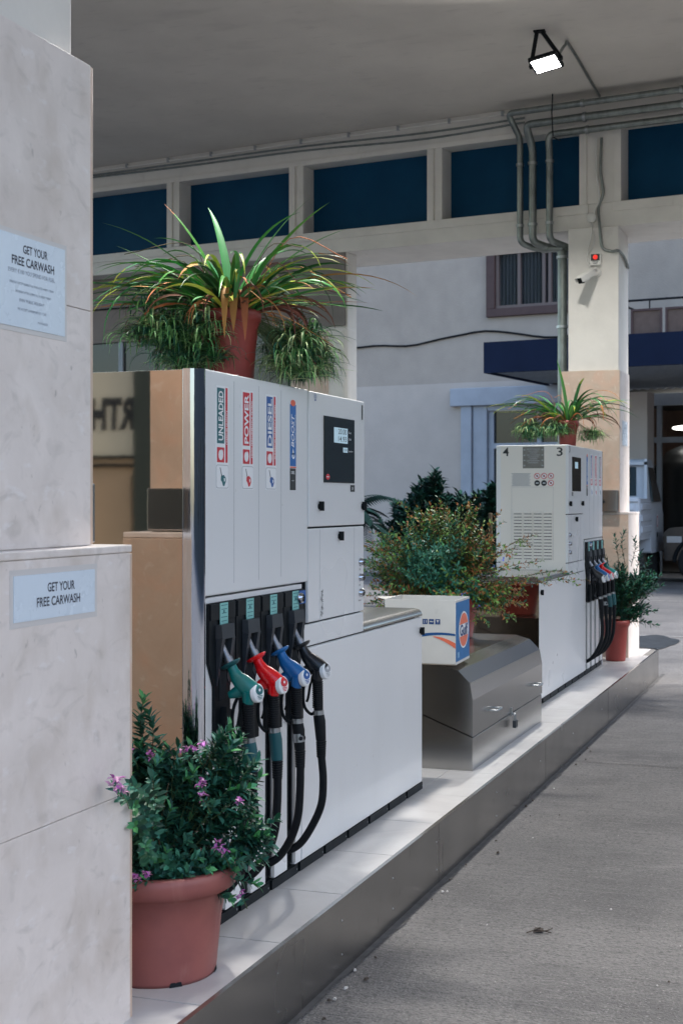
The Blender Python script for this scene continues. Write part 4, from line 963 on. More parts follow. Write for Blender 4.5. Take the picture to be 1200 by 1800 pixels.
# leader shoots
for (u,v,w_,l) in ((-.01,.37,.49,.34),(-.03,.33,.50,.34),(.0,.30,.46,.3),(-.005,.24,.44,.3),(.02,.26,.40,.3),(.015,.17,.36,.25),(.03,.36,.36,.25),(-.035,.53,.0,.2),(-.05,.47,.0,.15),(-.02,.49,.02,.15),(-.23,.25,.06,.12),(-.24,.20,.06,.14),(-.22,.10,.07,.12),(-.19,.16,.07,.14),(-.19,.02,.10,.14),(-.115,.42,.0,.14),(-.17,.30,.03,.16),(-.175,.34,.02,.1),(.17,.43,.02,.16),(.13,.36,.02,.16),(.235,.29,.02,.14),(.26,.18,.03,.14),(.285,.05,.04,.16),(.29,.13,.05,.12),(.27,-.02,.06,.14),(.20,-.06,.08,.15),(.09,.38,.0,.12),(-.09,.37,.03,.12),(.22,.06,.05,.16)):
    u *= 1.15; tip = scr(u,v,w_); ctr = scr(u*.45, v*.5, w_*.4); root = tip+(ctr-tip).normalized()*l
    shoot(st, fo, rp, root, tip, 30, .043, .0200, [LG,LGD,LBLG],[4,2,2], start=.05, stem_r=.002, ln=LGL if rp.random() < .55 else None)
for i in range(9): 
    a = rp.uniform(0,6.28); shoot(st, fo, rp, base+Vector((.02*math.cos(a),.02*math.sin(a),-.01)), base+Vector((.12*math.cos(a),.12*math.sin(a),rp.uniform(.12,.3))), 2, .03,.012,[LGD],[1], start=.6, stem_r=.004)
for (u,v,w_) in ((-.03,.385,.50),(-.015,.37,.52),(.135,.41,.08),(.115,.395,.08),(-.055,.385,.09),(-.09,.35,.09),(-.005,.37,.07),(-.06,.325,.12),(-.065,.215,.16),(-.14,.13,.16),(-.115,.13,.17),(-.05,.05,.20),(-.025,.04,.20),(.0,.05,.19),(.135,.30,.12),(.14,.26,.12),(.225,.24,.09),(.175,.12,.12),(.19,.10,.12),(-.105,-.055,.20),(-.055,.115,.18),(-.14,.385,.05),(.235,-.03,.10),(-.155,-.02,.17),(.085,.385,.06)):
    p = scr(u*1.12,v*.99,w_*1.1+.035); big = 1.35 if (u,v) in ((-.03,.385),(-.065,.215),(-.05,.05)) else 1
    shoot(st, fo, rp, p-Vector((-.05,0,.05)), p, 9, .030,.011,[LG,LBLG],[1,1], start=.3, stem_r=.0015, ln=LGL); pflower(p+EZ*.006, EZ, big)
st.build('twigs', sh); fo.build('foliage', sh)

# potted strap-leaf plant generator (on the pumps)
def strap_plant(c, sc, r, name, label, n1, spider, cluster_specs, special=(), bias=0.0):
    t = thing(name, tuple(c), label, 'plant'); a = MB(); b = MB(); d = MB()
    c = Vector(c)
    for i in range(n1):
        az = r.uniform(0, 6.283); L = r.uniform(.26,.48)*sc; rise = r.choice([r.uniform(.15,.8), r.uniform(.6,1.3)])
        mt = r.choices([LSTR,LSTD,LSTY,LGL],[5,4,1.3,2])[0]; m2 = LDRY if r.random() < .16 else (LSTY if r.random() < .3 else None)
        o = c+Vector((math.cos(az),math.sin(az),0))*r.uniform(0,.085)*sc
        strap(a, r, o, az, L, r.uniform(.011,.023)*sc, rise, mt, m2, tip=r.uniform(.6,.9), droopk=r.uniform(.7,1.5), twist=r.uniform(-.6,.6))
    for (az, L, W_, rise, mt, m2, tip, dk) in special:
        strap(a, r, c, az, L*sc, W_*sc, rise, mt, m2, tip, dk, seg=16)
    a.build('strap_leaves', t)
    for i in range(int(n1*.33)):     # withered hanging leaves
        az = r.uniform(0,6.283); o = c+Vector((math.cos(az),math.sin(az),0))*.07*sc+EZ*.0
        strap(d, r, o, az, r.uniform(.18,.36)*sc, r.uniform(.004,.012)*sc, r.uniform(.3,.7), r.choice([LDRB,LDRY,LDRB]), None, 1, 2.6, seg=9, twist=2)
    for i in range(int(n1*.28)):     # thin dry runners
        az = r.uniform(0,6.283); L = r.uniform(.2,.45)*sc; h = Vector((math.cos(az),math.sin(az),0)); z = r.uniform(-.2,.25)
        pts = cr([c+h*.05*sc, c+h*L*.5+EZ*(z*.6+.06)*sc+rv3(r)*.03*sc, c+h*L+EZ*z*sc*.7+rv3(r)*.03*sc],5); d.tube(pts, .0014*sc, r.choice([LDRB,LDRY,STEM]), 4)
    d.build('dry_leaves', t)
    for (pc, rr, n) in cluster_specs:   # spider-plant offsets
        pc = Vector(pc)
        for i in range(n):
            v = rv3(r)*r.uniform(.2,1); q0 = pc+Vector((v.x*rr[0],v.y*rr[1],v.z*rr[2])); m_ = r.choices([LSPID,LPALE,LSTD,LG],[5,2,3,2])[0]
            if r.random() < .6: b.tube(cr([c+EZ*.0, (c+q0)/2+EZ*.03, q0],3), .0011, STEMG, 3)
            for k in range(r.randint(8,13)):
                strap(b, r, q0, r.uniform(0,6.28), r.uniform(.06,.15)*sc, .0052*sc, r.uniform(.1,1.2), m_, LDRB if r.random() < .06 else None, .6, r.uniform(1.4,2.8), seg=7)
    if cluster_specs: b.build('spider_offsets', t)
    return t
bp_ = Vector((4.86,2.165,2.108))
bpot = pot('flower_pot', bp_, .078, .103, .28, .045, .006, TERRAD, 'red plastic pot standing on top of the near fuel pump', sunk=.015)
rs = random.Random(23); Rt = Vector((.3355,-.942,0)); 
def azs(deg, toward=0):    # azimuth whose horizontal run shows to the screen right (deg 0) turning toward the viewer
    return math.atan2(-.942,.3355) + R(deg)
top = bp_+EZ*.27
def tp(u, v, w_=0): return top + Rt*u + EZ*v + Vector((-.942,-.3355,0))*w_
sp = [(azs(0),.62,.018,.55,LSTY,LDRY,.45,1.25),(azs(8),.50,.026,.75,LSTY,LSTY,.7,1.1),(azs(-20),.48,.018,.95,LSTR,None,.9,.35),(azs(5),.46,.020,.85,LSTR,None,.9,.28),(azs(185),.50,.022,.62,LSTR,LSTY,.7,1.1),
      (azs(178),.55,.028,.45,LSTR,LSTY,.7,1.0),(azs(172),.52,.026,.35,LSTD,None,.8,.9),(azs(190),.58,.026,.30,LSTD,LSTR,.8,1.1),(azs(200),.48,.022,.75,LSTR,None,.8,.9),(azs(120),.42,.030,1.35,LGL,None,.9,.25),(azs(170),.44,.018,1.15,LSTR,LDRY,.9,.2),
      (azs(182),.50,.018,.85,LSTR,None,.9,.35),(azs(-8),.44,.016,1.15,LSTR,None,.9,.25),(azs(176),.46,.016,.62,LSTR,None,.9,.2),(azs(-80),.26,.034,1.1,LSTY,LDRY,.35,2.6),(azs(-60),.30,.030,1.2,LSTR,LDRY,.45,2.6),(azs(-95),.34,.028,1.0,LSTY,LDRY,.5,2.4),
      (azs(165),.50,.030,1.0,LSTY,LSTD,.8,1.4),(azs(205),.55,.030,.7,LGL,LGL,.7,1.8),(azs(15),.46,.020,.35,LSTY,LDRY,.8,.8),(azs(-35),.40,.028,1.3,LSTR,None,.9,.5),(azs(30),.42,.03,1.15,LSTR,LSTD,.9,.7),(azs(150),.40,.026,1.25,LGL,LGL,.9,.5),(azs(186),.42,.03,1.1,LSTD,LSTR,.6,.9)]
cl = [(tp(.27,-.14,-.08),(.14,.08,.10),80),(tp(.25,-.21,-.05),(.16,.08,.07),70),(tp(.17,-.13,-.1),(.06,.06,.1),16),(tp(-.19,-.12,.0),(.13,.08,.13),90),(tp(-.09,-.08,.10),(.07,.05,.11),22),(tp(-.14,-.20,.02),(.13,.06,.05),34),(tp(-.30,-.04,.02),(.16,.08,.12),34),(tp(-.05,-.19,.13),(.04,.03,.04),6)]
strap_plant(tuple(top), 1.2, rs, 'spider_plant', 'bushy strap-leaf plant with orange dry tips in the pot on the near pump', 120, True, cl, sp)

fp2 = Vector((11.55,2.155,2.108))
pot('flower_pot', fp2, .062, .082, .225, .05, .008, TERRAD, 'small dark red pot standing on top of the far fuel pump', sunk=.015)
r3 = random.Random(31); top = fp2+EZ*.22
cl = [(tp(-.30,-.09,.05),(.24,.10,.08),60),(tp(-.10,-.08,.10),(.10,.08,.09),30),(tp(.2,-.13,-.02),(.09,.10,.06),20)]
sp = [(azs(183),.50,.022,.75,LSTR,None,.9,1.2),(azs(176),.52,.024,.55,LSTR,LSTY,.8,1.1),(azs(188),.48,.02,.9,LSTD,None,.8,1.3),(azs(179),.55,.022,.35,LSTR,None,.9,.8),(azs(5),.50,.024,1.0,LSTR,None,.9,1.0),(azs(-10),.42,.022,.85,LSTR,None,.9,1.2),(azs(150),.42,.032,1.45,LSTR,None,.9,.1),(azs(180),.55,.024,.6,LSTR,LSTY,.8,1.1),(azs(185),.60,.024,.45,LSTD,LSTY,.8,1.0),(azs(10),.42,.022,1.15,LSTD,None,.9,1.5),(azs(172),.5,.024,.8,LSTR,None,.9,1.1),(azs(0),.34,.02,.4,LSTR,None,.8,2.2)]
strap_plant(tuple(top), 1.25, r3, 'spider_plant', 'loose green strap-leaf plant in the small pot on the far pump', 60, True, cl, sp)

# sprawling shrub on the chest
cp = Vector((8.70,2.36,.8195)); r4 = random.Random(41)
pot('flower_pot', cp, .13, .17, .25, .045, .015, TERRAD, 'red planter on the steel chest, behind the cardboard box and under the bronze-green shrub')
q = MB(); 
s2 = thing('potted_shrub', tuple(cp+EZ*.24), 'sprawling bronze and green small-leaved shrub above the steel chest', 'plant'); st, fo, fl_ = MB(), MB(), MB()
base = cp+EZ*.23
cls = [((-.10,.33,0),(.34,.23,.26),230,[LOLI,LG,LBLG,LBRO],[4,5,3,1.6]),((-.12,.22,.2),(.24,.16,.12),110,[LBLG,LG,LOLI],[6,3,1]),((-.42,.22,.0),(.20,.20,.2),110,[LOLI,LGL,LBRO,LG],[4,2,3,2]),((.16,.26,.05),(.20,.17,.16),120,[LBRO,LOLI,LG],[5,3,3]),
       ((-.28,.05,.0),(.30,.10,.2),80,[LBRO,LOLI,LG],[4,3,2]),((.28,.02,.12),(.18,.12,.12),60,[LBRO,LOLI,LG],[4,4,2]),((.05,.08,.2),(.22,.12,.12),70,[LG,LBLG,LOLI,LBRO],[3,2,3,2]),((0,.48,0),(.30,.10,.2),46,[LOLI,LGL,LBRO],[4,2,3])]
for (c_, rr, n, ms, ws) in cls:
    for i in range(n):
        v = rv3(r4)*r4.uniform(.3,1); tip = scr(c_[0]*1.05+v.x*rr[0]-0, (c_[1]+v.y*rr[1])*1.12, c_[2]+v.z*rr[2]); root = base+(tip-base)*r4.uniform(.3,.6)
        if (tip-root).length > .2: root = tip+(root-tip).normalized()*.2
        bl = ms[0] is LBLG
        shoot(st, fo, r4, root, tip, 15,   .042 if bl else .034, .0165, ms, ws, start=.2, stem_r=.0017, curl=.35, ln=LGL if r4.random() < .12 else None)
for (u,v,w_,l) in ((.34,.57,.1,.5),(.36,.50,.1,.3),(-.38,.50,.0,.4),(-.40,.64,.0,.3),(-.10,.66,.0,.35),(-.13,.57,.0,.3),(.08,.60,.0,.3),(.17,.66,.05,.35),(.20,.60,.05,.3),(.55,.36,.15,.5),(.62,.26,.2,.45),(.74,.20,.2,.5),(.86,.18,.2,.5),(.93,.14,.2,.4),(.66,.12,.2,.4),(.52,.22,.2,.4),(.58,.42,.15,.3),(.47,.0,.2,.4),(.42,-.10,.25,.35),(.24,-.14,.25,.3),(.35,-.04,.2,.3),(.50,-.03,.2,.25),(-.52,.32,0,.3),(-.55,.15,0,.3),(-.50,.02,.05,.35),(-.62,-.02,.05,.2),(-.45,.38,0,.3),(.44,.33,.1,.4),(.40,.12,.15,.3)):
    tip = scr(u*.9,v,w_); ctr = scr(u*.35,v*.6,w_*.5); root = tip+(ctr-tip).normalized()*l
    ms = [LOLI,LBRO,LG] if u > 0 else [LG,LOLI,LBRO]
    pth = shoot(st, fo, r4, root, tip, 22, .032, .015, ms,[4,3,2], start=.12, stem_r=.0024, curl=.4)
    for k in range(4):
        p = pth[2+k*2]; shoot(st, fo, r4, p, p+(rv3(r4)*.07+(tip-root).normalized()*.04), 8, .030,.014, ms,[4,3,2], start=.2, stem_r=.0013)
for (u,v,w_) in ((.30,.27,.25),(.24,.22,.25),(.15,-.02,.28),(.05,.06,.3)):
    p = scr(u,v,w_)
    for k in range(5): leaf(fl_, p, rv3(r4,.3), EZ, .018,.014, BLUEF)
st.build('twigs', s2); fo.build('foliage', s2); fl_.build('flowers', s2)

# tall pot by the far pillar
cp = Vector((12.66,1.935,IZ+.005)); r5 = random.Random(51)
pot('flower_pot', cp, .082, .112, .36, .05, .012, TERRAD, 'tall slim red pot at the foot of the far stone pillar')
s3 = thing('potted_shrub', tuple(cp+EZ*.34), 'narrow-leaved dark green shrub growing beside the far stone pillar', 'plant'); st, fo = MB(), MB(); base = cp+EZ*.34
for (c_, rr, n) in [((.14,.33,0),(.20,.15,.18),110),((.27,.36,.0),(.13,.12,.12),50),((.02,.20,0),(.12,.14,.14),60),((.02,.45,0),(.13,.12,.1),26),((.10,.08,0),(.12,.09,.1),30),((.24,.12,0),(.1,.1,.1),16)]:
    for i in range(n):
        v = rv3(r5)*r5.uniform(.3,1); tip = scr(c_[0]+v.x*rr[0], c_[1]+v.y*rr[1], c_[2]+v.z*rr[2]); root = base+(tip-base)*.5
        if (tip-root).length > .2: root = tip+(root-tip).normalized()*.2
        shoot(st, fo, r5, root, tip, 16, .058, .019, [LG,LGD,LBLG,LGL],[4,4,3,.6], start=.15, stem_r=.0025)
for (u,v,w_,l) in ((-.01,.78,0,.3),(.08,.82,0,.3),(.17,.74,0,.25),(-.12,.62,0,.25),(.30,.58,0,.25),(.40,.42,0,.25),(.42,.33,0,.25),(.36,.10,0,.3),(.30,.0,0,.3),(.38,-.03,0,.3),(.22,.62,0,.3),(-.10,.5,.05,.3)):
    tip = scr(u,v,w_); ctr = scr(u*.4+.05,v*.5,0); root = tip+(ctr-tip).normalized()*l
    shoot(st, fo, r5, root, tip, 26, .058, .020, [LG,LGD,LBLG],[4,3,3], start=.1, stem_r=.003)
st.build('twigs', s3); fo.build('foliage', s3)

# ------------------------------------------------------------------ background building
WF = Fr(31.09, 6.59); FF = Fr(27.41, 6.78); GF = Fr(33.52, 4.23)
bd = thing('grey_building', tuple(WF.p(3,0,0)), 'grey stuccoed two storey building behind the forecourt with brown window', 'building')
m = MB(); WF.box(m, 1.05, 16, 0, .5, 4.36, 11, STUC); WF.box(m,-12,1.05,0,.5,4.36,5.84,STUC); WF.box(m,-12,1.05,0,.5,7.4,11,STUC); WF.box(m,-12,-1.5,0,.5,5.84,7.4,STUC); m.build('upper_wall', bd)
m = MB(); WF.box(m, 1.67, 16, -.012, .5, 0, 4.36, STUCL); WF.box(m,-1.6,1.67,-.012,.5,4.0,4.359,STUCL); WF.box(m,-2.6,-1.4,-.012,.5,0,4.0,STUCL); m.build('lower_wall', bd)
GLW = mat('clear_window_glass',(.8,.85,.88),.02,trans=1); GLW.node_tree.nodes['Principled BSDF'].inputs['IOR'].default_value = 1.12
wn = MB(); 
for a in ((-1.5,1.06,5.80,5.98),(-1.5,1.06,7.22,7.44)): WF.box(wn, a[0],a[1],-.10,.05,a[2],a[3],BRNF)
for a in ((.86,1.06),(-1.5,-1.32)): WF.box(wn, a[0],a[1],-.10,.05,5.981,7.219,BRNF)
wo = wn.build('window', bd, bevel=.01)
m = MB(); WF.box(m,-1.32,.86,.12,.14,5.98,7.22,CURT); 
for k in range(26): 
    a = -1.3+.083*k; m.tube([WF.p(a,.10,6.0),WF.p(a,.10,7.2)], .035, CURT, 8)
m.build('curtain', wo)
m = MB()
for a in (.82,.30,-.28,-.42,-1.30): WF.box(m,a-.035,a+.035,-.02,.06,5.98,7.22,mat('brown_sash',(.13,.095,.09),.5))
WF.box(m,-1.32,.86,-.021,.061,5.98,6.05,mat('brown_sash',(.13,.095,.09))); m.build('sash', wo)
m = MB(); WF.box(m,-1.32,.86,.065,.07,5.98,7.22,GLW); m.build('pane', wo)
dr = MB(); WF.box(dr,-1.6,1.92,-.16,.1,3.82,4.22,BLUEW); WF.box(dr,1.42,1.68,-.10,.1,0,3.819,BLUEW); WF.box(dr,1.06,1.40,-.05,.1,0,3.819,BLUEW); WF.box(dr,-1.6,1.059,-.03,.1,3.70,3.819,BLUEW)
do = dr.build('door_surround', bd, bevel=.015)
m = MB(); WF.box(m,-1.4,.98,.12,.16,0,3.7,WIN); m.build('door_glass', do)
m = MB(); WF.box(m,-1.4,1.05,.04,.11,2.85,2.97,BLUEW); WF.box(m,.93,1.05,.041,.112,0,3.699,BLUEW); WF.box(m,-.2,-.1,.041,.112,0,3.699,BLUEW); m.build('door_frame', do)
m = MB(); pts = []
for k in range(40): s_ = -2+11*k/39; pts.append(WF.p(s_, -.03, 5.33+.05*math.sin(s_*1.3)+.03*math.sin(s_*3.7)+(.15*math.exp(-((s_-1.2)/.6)**2))))
m.tube(pts, .022, BLACKM, 6); tag(m.build('cable'), 'dark cable sagging across the grey building wall', 'cable')
# navy canopy with corrugated soffit and railing
cn = thing('shop_canopy', tuple(FF.p(-3,1.5,4.2)), 'navy blue fascia canopy with corrugated underside on the grey building', 'canopy')
m = MB(); FF.box(m,-11,0,0,.08,4.2,4.81,NAVY); 
FF.box(m,-.08,0,.081,3.5,4.2,4.81,NAVY); m.build('fascia', cn)
m = MB(); n = 110; vs = []
L0, L1 = -11, -.09; 
for k in range(n+1):
    s_ = L1+(L0-L1)*k/n; z = 4.235+(.055 if k % 2 else 0); vs += [FF.p(s_,.09,z), FF.p(s_,6.2,z)]
m.add(vs,[(2*k,2*k+1,2*k+3,2*k+2) for k in range(n)],CORR); m.build('corrugated_soffit', cn)
m = MB(); FF.box(m,-11,-.09,.09,3.4,4.66,4.70,NAVY); m.build('deck', cn)
rl = thing('railing', tuple(FF.p(-4,.2,4.81)), 'thin railing with brown mesh panels on top of the navy canopy', 'railing')
m = MB(); m.tube([FF.p(-10,.2,5.46),FF.p(-2.6,.2,5.46)], .022, BLACKM, 8); m.tube([FF.p(-2.6,.2,5.46),FF.p(-2.6,3.4,5.46)], .022, BLACKM, 8); m.build('top_rail', rl)
for k in range(11):
    s_ = -2.95-.66*k
    m = MB(); FF.box(m,s_-.56,s_,.18,.22,4.83,5.26,BRNP); m.build('mesh_panel', rl)
    m = MB(); 
    for a in ((s_-.58,s_-.54,4.82,5.29),(s_-.02,s_+.02,4.82,5.29)): FF.box(m,a[0],a[1],.15,.175,a[2],a[3],BRNF)
    FF.box(m,s_-.539,s_-.021,.15,.175,5.25,5.29,BRNF); m.build('panel_frame', rl)
for k in range(12):
    s_ = -2.62-.66*k; m = MB(); m.tube([FF.p(s_,.2,4.81),FF.p(s_,.2,5.46)], .014, BLACKM, 6); m.build('post', rl)
# glazed garage front
gb = thing('glazed_shopfront', tuple(GF.p(-2,0,0)), 'dark glazed shopfront with grey frames under the navy canopy', 'shopfront')
m = MB(); GF.box(m,-11,2.0,-.1,.06,3.88,4.16,GFRAME)
for s_ in (-6.5,-4.4,-2.3,-.12,1.2): GF.box(m,s_-.05,s_+.05,-.06,.06,0,3.879,GFRAME)
for z in (3.02,): GF.box(m,-11,2.0,-.05,.05,z,z+.13,GFRAME)
m.build('frame', gb)
GLS = mat('shopfront_glass',(.5,.55,.56),.03,trans=1); GLS.node_tree.nodes['Principled BSDF'].inputs['IOR'].default_value = 1.2
for i,(a,b) in enumerate(((-11,-6.56),(-6.44,-4.46),(-4.34,-2.36),(-2.24,-.18),(-.06,1.14),(1.26,2.0))):
    for z0_,z1_ in ((.02,3.02),(3.15,3.88)):
        m = MB(); m.quad(GF.p(a,.0,z0_),GF.p(b,.0,z0_),GF.p(b,.0,z1_),GF.p(a,.0,z1_),GLS); m.build('glass_pane', gb)
INT = mat('interior_wall', (.42,.27,.20), .8, var=.3, vscale=1.2)
m = MB(); GF.box(m,-12,2.6,7,7.1,0,4.4,INT); GF.box(m,2.1,2.2,.1,6.99,0,4.4,INT); GF.box(m,-12,2.09,.1,6.99,4.3,4.4,mat('interior_ceiling',(.10,.11,.11),.8)); GF.box(m,-11.9,2.09,.15,6.98,.01,.03,mat('interior_floor',(.12,.11,.10),.4)); m.build('interior', gb)
PL = mat('pendant_shade', (.85,.83,.8), .4, emit=(1,.95,.88), estr=3)
pn = thing('pendant_lamp', tuple(GF.p(-.05,2.2,3.45)), 'white oval pendant lamp glowing inside the dark glazed shopfront', 'lamp')
m = MB(); m.lathe([(0,.07),(.2,.06),(.34,.03),(.36,0),(.30,-.03),(0,-.035)], GF.p(-.05,2.2,3.48), PL, 32); m.build('shade', pn)
m = MB(); m.tube([GF.p(-.05,2.2,3.54),GF.p(-.05,2.2,4.29)], .01, BLACK, 6); m.build('cord', pn)
for i,(s_,rr,zz) in enumerate(((.1,.75,2.75),(1.15,.6,2.5))):
    m = MB(); prof = [(rr*math.sin(R(a))*(1+.05*math.sin(a*.2)), rr*1.1*math.cos(R(a))) for a in range(90,-1,-10)]
    m.lathe([(rr*1.02,-1.6)]+prof, GF.p(s_,2.6,zz-.5), mat('covered_object',(.03,.032,.034),.35,var=.5,vscale=3,bump=.6,bscale=3), 32)
    tag(m.build('draped_cover'), ('larger' if i == 0 else 'smaller')+' dark shiny rounded cover standing inside the glazed shopfront', 'cover')

# opposite side, behind and beside the camera (seen in reflections)
bw = thing('rear_wall', (-3,6,0), 'pale cream wall with dark capital letters behind the camera, seen mirrored in the near pump end', 'wall')
CREAM = mat('cream_wall', (.72,.69,.53), .7, var=.08, vscale=2); TANW = mat('tan_tile_wall', (.58,.43,.27), .6, var=.1, vscale=2)
m = MB(); m.box((-3.3,3.6,2.08),(-3,7.35,4.6), CREAM); m.build('fascia_board', bw)
m = MB(); m.box((-3.3,3.6,0),(-3.01,7.35,2.079), TANW); m.build('tiled_wall', bw)
m = MB()
for z in (2.06,1.985): m.box((-3.01,3.6,z),(-2.98,7.35,z+.025), SEAM)
for z in (1.2,.5): m.box((-3.01,3.6,z),(-3.006,7.35,z+.008), SEAM)
for y in (4.4,5.2,6.0,6.8): m.box((-3.01,y,0),(-3.006,y+.008,1.9), SEAM)
m.build('mouldings', bw)
m = MB(); put_text(m, 'RTH', (-2.99,6.19,2.455), EY, EZ, .44,.29, LBLACK, .05); m.build('lettering', bw)
gp = MB(); gp.box((-3.2,5.70,0),(-2.94,5.955,4.6), mat('dark_green_post',(.04,.055,.045),.5)); gp.build('corner_post', bw)
nb = thing('added_dark_building', (5,-20,0), 'plain beige building across the road, outside the frame', 'building')  # added unseen mass, gives chrome and display glass something dark to reflect
NBM = mat('added_building_wall',(.10,.10,.10),.8,var=.25,vscale=.6)
m = MB(); m.box((-40,-26,0),(90,-20,7.5), NBM); m.build('wall', nb)
for k in range(9):
    for z in (1.2,4.8): 
        m = MB(); m.box((-17+7.6*k,-20.0,z),(-15+7.6*k,-19.96,z+1.7), WIN); m.build('window', nb)

# dark bush and palm in front of the grey building
def dark_bush(c, rr, n, name, label, seed, ms):
    r = random.Random(seed); t = thing(name, c, label, 'shrub'); st, fo = MB(), MB(); c = Vector(c); b0 = c.copy()
    for (o, q, k_) in rr:
        for i in range(k_):
            v = rv3(r)*r.uniform(.55,1); tip = c+Rt*(o[0]+v.x*q[0])+EZ*(o[1]+v.y*q[1])+Vector((-.942,-.3355,0))*(v.z*q[2]); root = b0+(tip-b0)*.7
            if (tip-root).length > .5: root = tip+(root-tip).normalized()*.5
            shoot(st, fo, r, root, tip, 20, .17, .085, ms, [3,2], start=.3, stem_r=.012, curl=.5)
    for i in range(6): st.tube([b0, b0+Vector((r.uniform(-.5,.5),r.uniform(-.5,.5),1.5))], .03, STEM, 6)
    st.build('branches', t); fo.build('foliage', t)
# bush centre about 22 m away
D0 = 22.0
def at(px, y_px, D): 
    u = (px-600)/2500; return Vector((D*(.942+u*.3355), D*(.3355-u*.942), 1.68+(880-y_px)/2500*D))
bc = Vector((21.1,6.1,0))
dark_bush(tuple(bc), [((.0,1.55),(.46,.6,.4),80),((.5,1.35),(.50,.5,.4),60),((-.35,1.25),(.45,.45,.35),50),((.85,1.5),(.2,.4,.2),20),((.1,.6),(.8,.7,.5),90),((.08,1.95),(.2,.25,.2),12),((.72,1.62),(.16,.25,.15),10)], 0, 'dark_bush', 'dark green rounded bush behind the bronze shrub in front of the grey building', 61, [LGD,mat('bush_leaf',(.012,.038,.030),.7,island=.3,spec=.15)])
pc = at(600,880,20.0); r6 = random.Random(71)
pt = thing('palm', (pc.x,pc.y,0), 'dark palm fronds just right of the near pump display', 'palm')
m = MB(); m.tube([(pc.x,pc.y,0),(pc.x+.03,pc.y,.7),(pc.x,pc.y,1.45)], [.16,.13,.11], STEM, 12); m.build('trunk', pt)
PLM = leafmat('palm_leaf', (.008,.026,.024), .3, .7); PLM.node_tree.nodes['Principled BSDF'].inputs['Specular IOR Level'].default_value = .08
for k in range(15):
    m = MB(); az = azs(-60+k*26); el = r6.uniform(.3,1.1) if k % 3 else .1; L = r6.uniform(.65,.85); h = Vector((math.cos(az),math.sin(az),0)); p = Vector((pc.x,pc.y,1.45)); pts = []
    for i in range(13):
        pts.append(p.copy()); p += (h*math.cos(el)+EZ*math.sin(el))*(L/12); el -= .13
    m.tube(pts, [.012*(1-.06*i) for i in range(13)], PLM, 5)
    for i in range(2,13):
        for s_ in (-1,1):
            for q_ in (0,.5):
                pp = pts[i].lerp(pts[i-1], q_); side = h.cross(EZ)*s_; leaf(m, pp, (side*.75+h*.75-EZ*.15), EZ, .30*(1-.045*abs(i-6)), .055, PLM, droop=.25)
    m.build('frond', pt)
nb_ = at(864, 900, 20.5)
dark_bush((nb_.x, nb_.y, 0), [((0,1.78),(.10,.22,.1),20),((0,1.35),(.11,.24,.1),24),((0,.8),(.12,.4,.12),30)], 0, 'narrow_shrub', 'narrow black-green clipped shrub against the pale blue door surround, left of the far pump', 83, [LGD,mat('bush_leaf',(.014,.045,.035))])

# ------------------------------------------------------------------ white light truck
TW = mat('truck_paint', (.60,.64,.70), .3, var=.08, vscale=3, coat=.4); TG = mat('truck_glass', (.05,.07,.08), .08, spec=.6); TYR = mat('tyre_rubber', (.015,.016,.018), .8)
tr = thing('light_truck', (29.2,4.35,0), 'white dropside light truck parked facing away beside the dark car', 'truck')
TXr, TXf, TYl, TYr = 27.3, 31.4, 5.3, 3.72
def bxm(mb, *a): return mb.box(*a)
m = MB(); m.box((TXr,TYr+.03,.92),(29.0,TYl,1.0), TW); m.build('bed_floor', tr)
m = MB(); m.box((TXr,TYr+.02,1.0),(TXr+.05,TYl,1.72), TW)
for z in (1.06,1.28,1.50): m.box((TXr-.03,TYr+.10,z),(TXr-.001,TYl-.08,z+.12), TW)
m.box((TXr-.05,TYr+.02,1.66),(TXr-.001,TYl,1.74), TW); m.build('tailgate', tr, bevel=.012)
m = MB(); rect(m, (TXr-.032,4.15,1.40), -EY, EZ, .36,.10, LGREY); disc(m, (TXr-.034,4.15,1.40), -EY, EZ, .09,.035, LBLACK); m.build('tailgate_emblem', tr)
m = MB(); m.box((TXr+.06,TYr,1.0),(28.95,TYr+.05,1.72), TW)
for z in (1.06,1.28,1.50): m.box((TXr+.15,TYr-.03,z),(28.85,TYr-.001,z+.12), TW)
m.build('dropside', tr, bevel=.012)
m = MB(); m.box((TXr+.06,TYl-.05,1.0),(28.95,TYl,1.72), TW); m.build('dropside', tr, bevel=.012)
cab = [(29.0,.62),(29.0,2.40),(29.12,2.52),(29.95,2.52),(30.25,2.40),(30.75,1.55),(30.95,1.40),(31.0,.62)]
m = MB(); m.prism(cab, lambda p:(p[0],TYr+(.12 if p[1] > 1.6 else 0),p[1]), lambda p:(p[0],TYl-(.12 if p[1] > 1.6 else 0),p[1]), TW); m.build('cab', tr, bevel=.05)
m = MB(); m.box((28.985,TYr+.30,1.78),(28.999,TYl-.30,2.36), TG); m.build('rear_window', tr)
m = MB(); m.prism([(29.25,1.66),(29.27,2.36),(30.1,2.36),(30.55,1.66)], lambda p:(p[0],TYr-.02+(p[1]-1.6)*.155+.0,p[1]), lambda p:(p[0],TYr+.03+(p[1]-1.6)*.14,p[1]), TG); m.build('side_window', tr)
m = MB(); 
for y in (TYr+.1,TYr+.5,4.6,TYl-.1): m.box((28.88,y-.03,1.0),(28.94,y+.03,2.52), TW)
m.box((28.88,TYr+.07,2.40),(28.94,TYl-.07,2.46), TW); m.build('headboard_frame', tr)
m = MB(); disc(m, (29.9,TYr-.006,1.25), EX, EZ, .13,.16, LWHITE); ringf(m, (29.9,TYr-.008,1.25), EX, EZ, .09,.12, RED); rect(m, (29.9,TYr-.006,.98), EX, EZ, .2,.1, LBLACK); m.build('door_sticker', tr)
